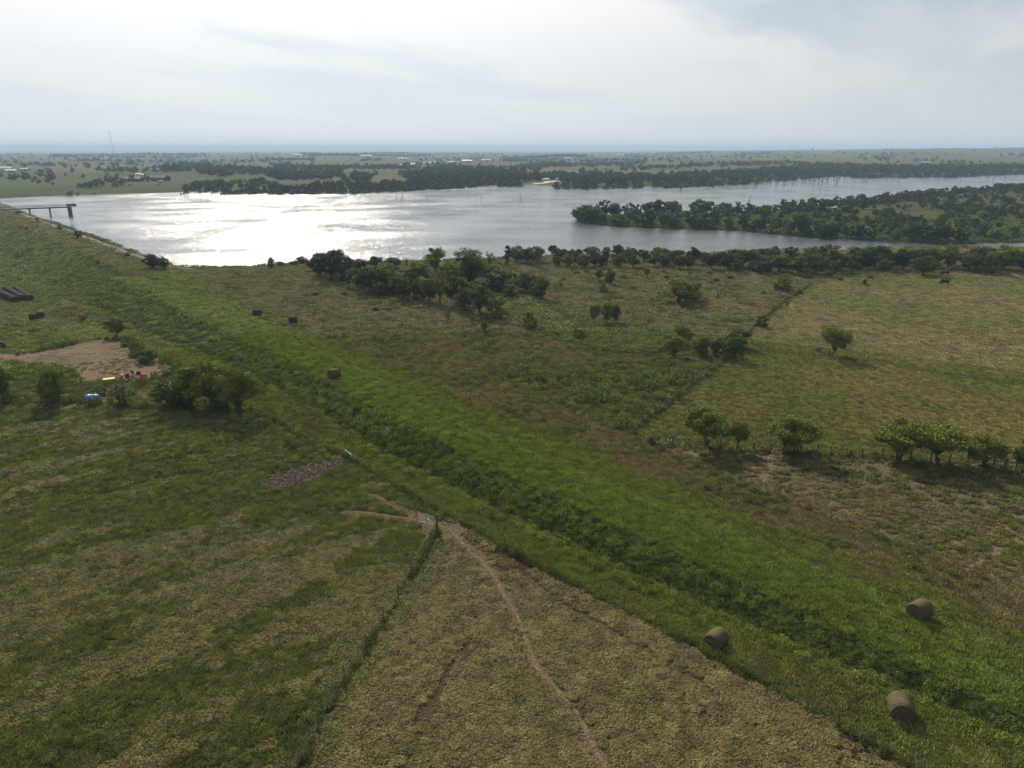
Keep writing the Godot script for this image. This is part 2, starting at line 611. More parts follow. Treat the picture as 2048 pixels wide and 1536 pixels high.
func grain(key: String, frequency: float, lo: float, scale: float) -> void:
	var m: StandardMaterial3D = M[key]
	m.albedo_texture = noise_tex(frequency, lo, 1.0, 256, key.length() * 7)
	m.uv1_triplanar = true
	m.uv1_scale = Vector3.ONE * scale

func make_materials() -> void:
	var g := mat("soil", Color(1, 1, 1), 1.0, 0.1)
	g.vertex_color_use_as_albedo = true
	g.albedo_texture = noise_tex(0.03, 0.62, 1.0, 1024, 3, 6)
	g.uv1_triplanar = true
	g.uv1_world_triplanar = true
	g.uv1_scale = Vector3.ONE * 0.09
	g.heightmap_enabled = true
	g.heightmap_texture = noise_tex(0.05, 0.0, 1.0, 1024, 8, 6)
	g.heightmap_scale = 12.0
	for k in ["blade", "leaf"]:
		var m := mat(k, Color(1, 1, 1), 0.75, 0.25)
		m.vertex_color_use_as_albedo = true
		m.cull_mode = BaseMaterial3D.CULL_DISABLED
		m.backlight_enabled = true
		m.backlight = Color(0.55, 0.6, 0.35) if k == "blade" else Color(0.36, 0.44, 0.16)
	var tints := [Color(0.118, 0.150, 0.036), Color(0.165, 0.194, 0.034), Color(0.090, 0.120, 0.034), Color(0.125, 0.146, 0.070), Color(0.095, 0.092, 0.048), Color(0.052, 0.076, 0.036)]
	for i in tints.size():
		var m: StandardMaterial3D = M.leaf.duplicate()
		m.albedo_color = srgb(tints[i])
		m.resource_name = "foliage_%d" % i
		M["leaf%d" % i] = m
	mat("bark", Color(0.075, 0.060, 0.048), 0.95)
	mat("bark_grey", Color(0.16, 0.145, 0.125), 0.95)
	mat("hay", Color(0.225, 0.180, 0.100), 0.95)
	grain("hay", 0.05, 0.30, 0.9)
	M.hay.uv1_scale = Vector3(6.0, 0.7, 0.7)
	mat("hay_old", Color(0.115, 0.105, 0.092), 0.95)
	grain("hay_old", 0.09, 0.4, 0.9)
	M.hay_old.uv1_scale = Vector3(6.0, 0.7, 0.7)
	mat("post_wood", Color(0.13, 0.105, 0.08), 0.95)
	mat("post_steel", Color(0.07, 0.075, 0.07), 0.6, 0.5)
	mat("rust", Color(0.13, 0.075, 0.045), 0.85)
	mat("wire", Color(0.22, 0.21, 0.19), 0.5, 0.5)
	mat("pipe_pale", Color(0.34, 0.33, 0.30), 0.6)
	mat("concrete", Color(0.25, 0.245, 0.235), 0.9)
	mat("steel_dark", Color(0.075, 0.075, 0.075), 0.6, 0.5)
	mat("lumber", Color(0.62, 0.44, 0.21), 0.8)
	mat("lumber_dark", Color(0.22, 0.13, 0.07), 0.85)
	mat("blue_plastic", Color(0.03, 0.22, 0.62), 0.4, 0.5)
	mat("red_cloth", Color(0.42, 0.025, 0.045), 0.9)
	mat("maroon_cloth", Color(0.11, 0.015, 0.035), 0.9)
	mat("navy_cloth", Color(0.045, 0.045, 0.12), 0.9)
	mat("grey_cloth", Color(0.14, 0.14, 0.15), 0.9)
	mat("orange_plastic", Color(0.75, 0.20, 0.06), 0.5)
	mat("stone_grey", Color(0.27, 0.26, 0.25), 0.95)
	mat("ash", Color(0.05, 0.047, 0.045), 1.0)
	mat("white_plastic", Color(0.58, 0.57, 0.54), 0.5)
	mat("cow_black", Color(0.012, 0.011, 0.011), 0.7)
	mat("cow_brown", Color(0.070, 0.035, 0.020), 0.75)
	mat("wall_white", Color(0.58, 0.58, 0.56), 0.85)
	mat("wall_grey", Color(0.32, 0.33, 0.33), 0.85)
	mat("wall_dark", Color(0.055, 0.055, 0.06), 0.85)
	mat("roof_dark", Color(0.045, 0.050, 0.060), 0.7)
	mat("roof_white", Color(0.36, 0.36, 0.36), 0.8, 0.2)
	mat("roof_grey", Color(0.30, 0.31, 0.33), 0.55, 0.5)
	mat("door_dark", Color(0.05, 0.045, 0.04), 0.8)
	mat("glass_dark", Color(0.02, 0.025, 0.03), 0.1, 0.5)
	mat("gravel", Color(0.46, 0.41, 0.34), 0.95)
	mat("mast_red", Color(0.32, 0.12, 0.09), 0.7)
	mat("dead_wood", Color(0.115, 0.105, 0.095), 0.95)
	var w := mat("water", Color(0.080, 0.092, 0.102), 0.34, 0.44)
	w.roughness = 1.0
	w.roughness_texture = make_ripple_texture()
	w.normal_enabled = true
	var wn := FastNoiseLite.new()
	wn.seed = 77
	wn.frequency = 0.11
	wn.fractal_octaves = 5
	wn.fractal_gain = 0.6
	wn.noise_type = FastNoiseLite.TYPE_SIMPLEX_SMOOTH
	var wt := NoiseTexture2D.new()
	wt.width = 2048
	wt.height = 2048
	wt.seamless = true
	wt.as_normal_map = true
	wt.bump_strength = 5.0
	wt.noise = wn
	w.normal_texture = wt
	w.normal_scale = 0.35
	w.uv1_triplanar = true
	w.uv1_world_triplanar = true
	w.uv1_scale = Vector3(0.0035, 0.0035, 0.0055)

func make_ripple_texture() -> NoiseTexture2D:                # wind-ruffled and calmer water in long drifts
	return noise_tex(0.0045, 0.05, 0.225, 1024, 31, 5)

# ---------------------------------------------------------------- small builders
func numbered(called: String) -> String:
	if not used_names.has(called):
		used_names[called] = 0
		return called
	used_names[called] += 1
	return "%s_%03d" % [called, used_names[called]]

func thing(called: String, label: String, category: String, where: Vector3, group := "", turn := 0.0) -> Node3D:
	var o := Node3D.new()
	o.name = numbered(called)
	add_child(o)
	o.position = where
	o.rotation.y = turn
	tag(o, label, category, group)
	return o

func tag(o: Node, label: String, category: String, group := "", kind := "") -> void:
	if label:
		o.set_meta("label", label)
	if category:
		o.set_meta("category", category)
	if group:
		o.set_meta("group", group)
	if kind:
		o.set_meta("kind", kind)

func part(called: String, mesh: Mesh, m: Material, parent: Node) -> MeshInstance3D:
	var o := MeshInstance3D.new()
	o.name = numbered(called) if parent == self else called
	o.mesh = mesh
	o.material_override = m
	parent.add_child(o, true)
	return o

func st_new() -> SurfaceTool:
	var st := SurfaceTool.new()
	st.begin(Mesh.PRIMITIVE_TRIANGLES)
	return st

func tri(st: SurfaceTool, a: Vector3, b: Vector3, c: Vector3) -> void:
	st.add_vertex(a)
	st.add_vertex(b)
	st.add_vertex(c)

func quad(st: SurfaceTool, a: Vector3, b: Vector3, c: Vector3, d: Vector3) -> void:
	tri(st, a, b, c)
	tri(st, a, c, d)

func box(st: SurfaceTool, c: Vector3, size: Vector3, b := Basis()) -> void:
	var h := size * 0.5
	var v := []
	for i in 8:
		v.append(c + b * Vector3(h.x if i & 1 else -h.x, h.y if i & 2 else -h.y, h.z if i & 4 else -h.z))
	for f in [[0, 1, 3, 2], [5, 4, 6, 7], [4, 0, 2, 6], [1, 5, 7, 3], [2, 3, 7, 6], [4, 5, 1, 0]]:
		quad(st, v[f[0]], v[f[2]] if false else v[f[1]], v[f[2]], v[f[3]])

func tube(st: SurfaceTool, a: Vector3, b: Vector3, ra: float, rb: float, n := 6, caps := true) -> void:
	var t := (b - a).normalized()
	var u := t.cross(Vector3.RIGHT if absf(t.x) < 0.8 else Vector3.UP).normalized()
	var w := t.cross(u)
	for i in n:
		var p := TAU * i / n
		var q := TAU * (i + 1) / n
		var e := u * cos(p) + w * sin(p)
		var f := u * cos(q) + w * sin(q)
		quad(st, a + e * ra, a + f * ra, b + f * rb, b + e * rb)
		if caps:
			tri(st, a, a + f * ra, a + e * ra)
			tri(st, b, b + e * rb, b + f * rb)

func flat_mesh(v: PackedVector3Array, c: PackedColorArray, idx: PackedInt32Array) -> ArrayMesh:
	var arr := []
	arr.resize(Mesh.ARRAY_MAX)
	arr[Mesh.ARRAY_VERTEX] = v
	if c.size():
		arr[Mesh.ARRAY_COLOR] = c
	if idx.size():
		arr[Mesh.ARRAY_INDEX] = idx
	var m := ArrayMesh.new()
	m.add_surface_from_arrays(Mesh.PRIMITIVE_TRIANGLES, arr)
	return m

func rand_dir() -> Vector3:
	var y := rng.randf_range(-1.0, 1.0)
	var a := rng.randf() * TAU
	var r := sqrt(1.0 - y * y)
	return Vector3(cos(a) * r, y, sin(a) * r)

# ---------------------------------------------------------------- ground and lake
func steps(from: float, list: Array) -> PackedFloat32Array:   # list of [until, step] then growth
	var out := PackedFloat32Array([from])
	var v := from
	for a in list:
		while absf(v - a[0]) > a[1] * 0.6 and (a[0] - from) * (a[0] - v) > 0.0:
			v += a[1] * signf(a[0] - from)
			out.append(v)
	var last: float = absf(list[-1][1])
	var dir := signf(list[-1][0] - from)
	while absf(v) < 26000.0:
		last *= 1.06
		v += last * dir
		out.append(v)
	return out

func make_ground() -> void:
	var right := steps(0.0, [[92.0, 0.6], [330.0, 2.2]])
	var left := steps(0.0, [[-84.0, 0.6], [-330.0, 2.2]])
	var xs := PackedFloat32Array()
	for i in range(left.size() - 1, 0, -1):
		xs.append(left[i])
	xs.append_array(right)
	var zs := PackedFloat32Array([900.0, 300.0, 100.0, 40.0, 10.0, -10.0, -20.0])
	zs.append_array(steps(-26.0, [[-130.0, 0.6], [-480.0, 2.0]]))
	var nx := xs.size()
	var nz := zs.size()
	var v := PackedVector3Array()
	var c := PackedColorArray()
	var nrm := PackedVector3Array()
	v.resize(nx * nz)
	c.resize(nx * nz)
	for j in nz:
		var z := zs[j]
		for i in nx:
			var x := xs[i]
			var k := j * nx + i
			v[k] = Vector3(x, height(x, z), z)
			if absf(x) > -z * 1.1 + 60.0:
				c[k] = Color(0.09, 0.10, 0.04)
			else:
				cover(x, z)
				c[k] = c_soil
				c[k].a = 1.0
	var idx := PackedInt32Array()
	idx.resize((nx - 1) * (nz - 1) * 6)
	var w := 0
	for j in nz - 1:
		for i in nx - 1:
			var k := j * nx + i
			idx[w] = k
			idx[w + 1] = k + nx
			idx[w + 2] = k + 1
			idx[w + 3] = k + 1
			idx[w + 4] = k + nx
			idx[w + 5] = k + nx + 1
			w += 6
	nrm.resize(nx * nz)
	for j in nz:
		for i in nx:
			var k := j * nx + i
			var a := v[k - 1] if i > 0 else v[k]
			var b := v[k + 1] if i < nx - 1 else v[k]
			var e := v[k - nx] if j > 0 else v[k]
			var f := v[k + nx] if j < nz - 1 else v[k]
			var n := (b - a).cross(f - e)
			nrm[k] = n.normalized() * (1.0 if n.y > 0.0 else -1.0)
	var arr := []
	arr.resize(Mesh.ARRAY_MAX)
	arr[Mesh.ARRAY_VERTEX] = v
	arr[Mesh.ARRAY_NORMAL] = nrm
	arr[Mesh.ARRAY_COLOR] = c
	arr[Mesh.ARRAY_INDEX] = idx
	var m := ArrayMesh.new()
	m.add_surface_from_arrays(Mesh.PRIMITIVE_TRIANGLES, arr)
	var g := part("ground", m, M.soil, self)
	tag(g, "fields, grassed dam and dike on open farmland", "ground", "", "structure")

func make_lake() -> void:
	var polys := Geometry2D.offset_polygon(lake_poly, 5.0)
	var best := polys[0]
	for q in polys:
		if q.size() > best.size():
			best = q
	var t := Geometry2D.triangulate_polygon(best)
	var v := PackedVector3Array()
	var n := PackedVector3Array()
	for p in best:
		v.append(Vector3(p.x, LAKE, p.y))
		n.append(Vector3.UP)
	for i in range(0, t.size(), 3):                          # clockwise seen from above
		var a := best[t[i]]
		var cross := (best[t[i + 1]] - a).cross(best[t[i + 2]] - a)
		if cross < 0.0:
			var k := t[i + 1]
			t[i + 1] = t[i + 2]
			t[i + 2] = k
	var arr := []
	arr.resize(Mesh.ARRAY_MAX)
	arr[Mesh.ARRAY_VERTEX] = v
	arr[Mesh.ARRAY_NORMAL] = n
	arr[Mesh.ARRAY_INDEX] = t
	var m := ArrayMesh.new()
	m.add_surface_from_arrays(Mesh.PRIMITIVE_TRIANGLES, arr)
	var o := part("lake", m, M.water, self)
	tag(o, "wide lake with wind ripples glittering below the sun", "lake", "", "structure")

# ---------------------------------------------------------------- grass
func blade_mesh(kind: int) -> ArrayMesh:
	var v := PackedVector3Array()
	var c := PackedColorArray()
	var idx := PackedInt32Array()
	var n: int = [60, 80, 90][kind]
	for i in n:
		var a := rng.randf() * TAU
		var r: float = sqrt(rng.randf()) * [0.34, 0.34, 0.40][kind]
		var p := Vector3(cos(a) * r, 0.0, sin(a) * r)
		var b := rng.randf() * TAU
		var side := Vector3(cos(b), 0, sin(b))
		var out := Vector3(-sin(b), 0, cos(b))
		var tone := rng.randf_range(0.45, 1.55)
		var tint := Color(tone * rng.randf_range(0.94, 1.12), tone, tone * rng.randf_range(0.66, 1.0))
		var k := v.size()
		if kind == 0:                                          # lying straw
			var l := rng.randf_range(0.20, 0.60)
			var w := rng.randf_range(0.012, 0.032)
			var up := rng.randf_range(0.03, 0.16)
			if rng.randf() < 0.35:
				tint = tint * Color(0.62, 0.78, 0.5)
			v.append_array([p - out * l * 0.5 + Vector3.UP * up * 0.3, p + side * w + Vector3.UP * up, p - side * w + Vector3.UP * (up + 0.01), p + out * l * 0.5 + Vector3.UP * rng.randf_range(0.0, 0.12)])
		elif kind == 1:                                        # short grass
			var l := rng.randf_range(0.08, 0.20)
			var w := rng.randf_range(0.014, 0.030)
			var lean := rng.randf_range(0.2, 1.0) * l
			v.append_array([p - side * w, p + side * w, p - side * w * 0.8 + out * lean * 0.4 + Vector3.UP * l * 0.7, p + out * lean + Vector3.UP * l])
		else:                                                  # leafy weeds
			var hgt: float = rng.randf_range(0.05, 0.5) * (1.0 - r)
			var l := rng.randf_range(0.05, 0.11)
			var d := (rand_dir() + Vector3.UP * 0.6).normalized()
			var s2 := d.cross(side).normalized()
			p += Vector3.UP * hgt
			v.append_array([p - d * l, p + s2 * l * 0.45, p - s2 * l * 0.45, p + d * l])
		idx.append_array([k, k + 1, k + 2, k + 2, k + 1, k + 3])
		for j in 4:
			c.append(tint)
	return flat_mesh(v, c, idx)

func make_grass() -> void:
	var kinds := ["straw_litter", "pasture_grass", "leafy_weeds"]
	var labels := ["dry cut straw lying over the hay fields", "short green and olive grass covering dike and pasture", "leafy green weeds in tufts on slopes and rough fields"]
	var cats := ["straw", "grass", "weeds"]
	var buf := [PackedFloat32Array(), PackedFloat32Array(), PackedFloat32Array()]
	for ring in [[30.0, 78.0, 0.37, 1.0], [78.0, 135.0, 0.62, 1.35], [135.0, 250.0, 1.35, 2.6], [250.0, 420.0, 3.2, 4.6]]:
		var r0: float = ring[0]
		var r1: float = ring[1]
		var sp: float = ring[2]
		var z := -r0 * 0.70
		while z > -r1:
			var lim := minf(-z * 0.86 + 8.0, r1)
			var x := -lim
			while x < lim:
				var px := x + rng.randf_range(-0.5, 0.5) * sp
				var pz := z + rng.randf_range(-0.5, 0.5) * sp
				x += sp
				var r := sqrt(px * px + pz * pz)
				if r < r0 or r >= r1:
					continue
				if r > 135.0 and shore_at(px, pz) < 0.6:
					continue
				cover(px, pz)
				if rng.randf() > c_share:
					continue
				var a := rng.randf() * TAU
				var s: float = ring[3] * c_size * rng.randf_range(0.8, 1.25)
				var sy := s * rng.randf_range(0.8, 1.2)
				if r > 135.0:
					sy *= 0.42
				var tone := rng.randf_range(0.62, 1.38)
				var gain: float = [1.0, 1.92, 2.1][c_kind]
				tone *= gain
				buf[c_kind].append_array([cos(a) * s, 0.0, sin(a) * s, px, 0.0, sy, 0.0, height(px, pz) - 0.01, -sin(a) * s, 0.0, cos(a) * s, pz, c_plant.r * tone, c_plant.g * tone, c_plant.b * tone, 1.0])
			z -= sp
	# weeds left uncut along the fences
	for fl in [[fence_ditch.slice(2), 0.14, 0.24, 0.62, DEEP], [fence_mid, 0.22, 0.22, 0.62, DEEP], [poly_from([[1268, 866], [1350, 803], [1440, 733], [1500, 663], [1560, 610], [1620, 570]]), 0.55, 0.35, 0.85, DEEP], [edge_e, 0.8, 0.3, 0.8, OLIVE], [poly_from([[1318, 888], [1450, 896], [1600, 905], [1700, 912], [1830, 924], [1970, 936], [2150, 952]]), 0.8, 0.4, 0.8, OLIVE], [poly_from([[0, 806], [140, 808], [330, 820], [516, 828]], -0.3), 0.4, 0.8, 1.4, DEEP], [z_clearing.slice(2, 4), 0.5, 0.5, 1.2, DEEP], [z_clearing.slice(3, 11), 0.4, 0.9, 1.5, DEEP]]:
		var line: PackedVector2Array = fl[0]
		for i in line.size() - 1:
			var len := line[i].distance_to(line[i + 1])
			var t := 0.0
			while t < len:
				var p: Vector2 = line[i].lerp(line[i + 1], t / len) + Vector2(rng.randfn(), rng.randfn()) * fl[2] * 0.6
				t += fl[1] * rng.randf_range(0.4, 1.6)
				var nb := n_mid.get_noise_2d(p.x * 1.6, p.y * 1.6)
				if nb < (-0.6 if fl[2] < 0.3 else -0.28):
					continue
				var s: float = fl[3] * rng.randf_range(0.6, 1.3) * (1.0 + nb)
				var a := rng.randf() * TAU
				var c := mixc(fl[4], mixc(OLIVE, STRAW, 0.3), 0.35 + n_fine.get_noise_2d(p.x, p.y) * 0.8) * rng.randf_range(1.3, 2.2)
				buf[2].append_array([cos(a) * s, 0.0, sin(a) * s, p.x, 0.0, s * rng.randf_range(0.9, 1.6), 0.0, height(p.x, p.y) - 0.02, -sin(a) * s, 0.0, cos(a) * s, p.y, c.r, c.g, c.b, 1.0])
	for k in 3:
		add_copies(kinds[k], blade_mesh(k), M.blade, buf[k], labels[k], cats[k])

func add_copies(called: String, mesh: Mesh, m: Material, data: PackedFloat32Array, label: String, category: String) -> void:
	mesh.surface_set_material(0, m)
	var mm := MultiMesh.new()
	mm.transform_format = MultiMesh.TRANSFORM_3D
	mm.use_colors = true
	mm.mesh = mesh
	var n := data.size() / 16
	mm.instance_count = n
	for i in n:
		var k := i * 16
		mm.set_instance_transform(i, Transform3D(Vector3(data[k], data[k + 4], data[k + 8]), Vector3(data[k + 1], data[k + 5], data[k + 9]), Vector3(data[k + 2], data[k + 6], data[k + 10]), Vector3(data[k + 3], data[k + 7], data[k + 11])))
		mm.set_instance_color(i, Color(data[k + 12], data[k + 13], data[k + 14]))
	var o := MultiMeshInstance3D.new()
	o.name = numbered(called)
	o.multimesh = mm
	add_child(o)
	tag(o, label, category, "", "stuff")
	print(called, " ", n)

# ---------------------------------------------------------------- trees
var crowns := {}          # kind -> array of [trunk mesh, crown mesh]

# every prototype is 5 m tall and 5 m wide; a tree in the scene is scaled to its own size
func tree_proto(kind: String, seed_: int) -> Array:
	rng.seed = seed_
	var spec: Dictionary = {
		"spreading": {"low": 0.24, "clumps": 40, "leaves": 11000, "leaf": 0.155, "r": 0.30, "top": 1.0, "stems": 2},
		"round": {"low": 0.10, "clumps": 44, "leaves": 8000, "leaf": 0.17, "r": 0.26, "top": 1.0, "stems": 1},
		"bush": {"low": 0.02, "clumps": 30, "leaves": 6000, "leaf": 0.18, "r": 0.26, "top": 1.0, "stems": 3},
		"tall": {"low": 0.08, "clumps": 30, "leaves": 3200, "leaf": 0.18, "r": 0.20, "top": 0.25, "stems": 1},
		"open": {"low": 0.25, "clumps": 24, "leaves": 1300, "leaf": 0.16, "r": 0.22, "top": 0.9, "stems": 2},
		"bare": {"low": 0.25, "clumps": 22, "leaves": 330, "leaf": 0.12, "r": 0.20, "top": 0.9, "stems": 2},
		"distant": {"low": 0.06, "clumps": 16, "leaves": 420, "leaf": 0.52, "r": 0.30, "top": 0.9, "stems": 1},
	}[kind]
	var centres := []
	var radii := []
	var low: float = spec.low * 5.0
	var tries := 0
	while centres.size() < spec.clumps and tries < 4000:
		tries += 1
		var d := rand_dir()
		var k := pow(rng.randf(), 0.45)
		var p := Vector3(d.x, d.y, d.z) * k
		var y := (p.y + 1.0) * 0.5
		var wide := lerpf(1.0, spec.top, y)
		var c := Vector3(p.x * 2.05 * wide, low + y * (5.0 - low) * 0.93, p.z * 2.05 * wide)
		if kind == "spreading" and y < 0.2 and rng.randf() < 0.6:
			continue
		var far_enough := true
		for o in centres:
			if c.distance_to(o) < 0.38:
				far_enough = false
		if not far_enough:
			continue
		centres.append(c)
		radii.append(rng.randf_range(0.55, 1.25) * spec.r * 2.5)
	var st := st_new()
	var n_stems: int = spec.stems
	var forks := []
	for i in n_stems:
		var a := TAU * i / n_stems + rng.randf()
		var foot := Vector3(cos(a), 0, sin(a)) * (0.10 if n_stems > 1 else 0.0)
		var fork := foot * 3.0 + Vector3(rng.randf_range(-0.25, 0.25), maxf(low * 0.75, 0.7), rng.randf_range(-0.25, 0.25))
		var r0 := 0.17 if n_stems == 1 else 0.13
		tube(st, foot - Vector3.UP * 0.25, foot, r0 * 1.5, r0 * 1.1, 7, false)
		tube(st, foot, fork, r0 * 1.1, r0 * 0.75, 7, false)
		forks.append([fork, r0 * 0.75])
	for i in centres.size():
		if kind != "bare" and i % 2 == 1 and kind != "open":
			continue
		var f: Array = forks[i % forks.size()]
		var c: Vector3 = centres[i]
		var mid: Vector3 = f[0].lerp(c, 0.5) + Vector3(0, 0.22, 0) + rand_dir() * 0.12
		tube(st, f[0], mid, f[1] * 0.55, f[1] * 0.3, 5, false)
		tube(st, mid, c, f[1] * 0.3, 0.018, 4, false)
		if kind != "distant" and i % 4 == 0:
			var out := (c - Vector3(0, 2.0, 0)).normalized()
			tube(st, c, c + (out + rand_dir() * 0.4) * radii[i] * 1.15, 0.02, 0.006, 3, false)
		if kind == "bare" or kind == "open":
			for j in 3:
				tube(st, mid.lerp(c, 0.5), c + rand_dir() * 0.5, 0.022, 0.008, 3, false)
	var trunk := st.commit()
	var v := PackedVector3Array()
	var col := PackedColorArray()
	var idx := PackedInt32Array()
	var tones := []
	for i in centres.size():
		var t := rng.randf_range(0.78, 1.22)
		tones.append(Color(t * rng.randf_range(0.92, 1.14), t, t * rng.randf_range(0.8, 1.15)))
	for i in spec.leaves:
		var k := rng.randi() % centres.size()
		var dir := rand_dir()
		dir.y = dir.y * 0.75 + 0.12
		var p: Vector3 = centres[k] + dir * radii[k] * pow(rng.randf(), 0.42)
		if p.y < 0.05:
			p.y = 0.05 + rng.randf() * 0.2
		var d := (rand_dir() + dir * 0.4).normalized()
		var e := d.cross(rand_dir()).normalized()
		var l: float = spec.leaf * rng.randf_range(0.7, 1.3)
		var t := rng.randf_range(0.72, 1.28)
		var tc: Color = tones[k] * t
		tc.a = 1.0
		var b := v.size()
		v.append_array([p - d * l * 0.6, p + e * l * 0.42, p - e * l * 0.42, p + d * l * 0.6])
		idx.append_array([b, b + 1, b + 2, b + 2, b + 1, b + 3])
		for j in 4:
			col.append(tc)
	return [trunk, flat_mesh(v, col, idx)]

func make_protos() -> void:
	var s := 100
	for k in [["spreading", 4], ["round", 4], ["bush", 4], ["tall", 2], ["open", 3], ["bare", 2], ["distant", 5]]:
		crowns[k[0]] = []
		for i in k[1]:
			s += 17
			crowns[k[0]].append(tree_proto(k[0], s))
	rng.seed = 99

var tree_count := 0

func plant(called: String, where: Vector3, h: float, w: float, kind: String, leaf: int, label: String, category := "tree", group := "") -> Node3D:
	tree_count += 1
	var t := thing(called, label, category, where, group, fmod(tree_count * 2.399, TAU))
	var list: Array = crowns[kind]
	var pair: Array = list[tree_count % list.size()]
	var k := Vector3(w / 5.0, h / 5.0, w / 5.0)
	t.rotation.x = 0.07 * sin(tree_count * 1.7)
	t.rotation.z = 0.07 * sin(tree_count * 2.9)
	k.x *= 1.0 + 0.14 * sin(tree_count * 3.3)
	k.z *= 1.0 - 0.14 * sin(tree_count * 3.3)
	var a := part("trunk", pair[0], M.bark_grey if kind == "bare" else M.bark, t)
	var b := part("crown", pair[1], M["leaf%d" % leaf], t)
	a.scale = k
	b.scale = k
	return t

func plant_px(called: String, px: float, py: float, hp: float, wp: float, kind: String, leaf: int, label: String, category := "tree", group := "") -> Node3D:
	var p := hit(px, py)
	var m := px_size(p)
	var dep := atan2(EYE - p.y, Vector2(p.x, p.z).length())
	return plant(called, p - Vector3(0, 0.03, 0), hp * m / cos(dep), wp * m, kind, leaf, label, category, group)

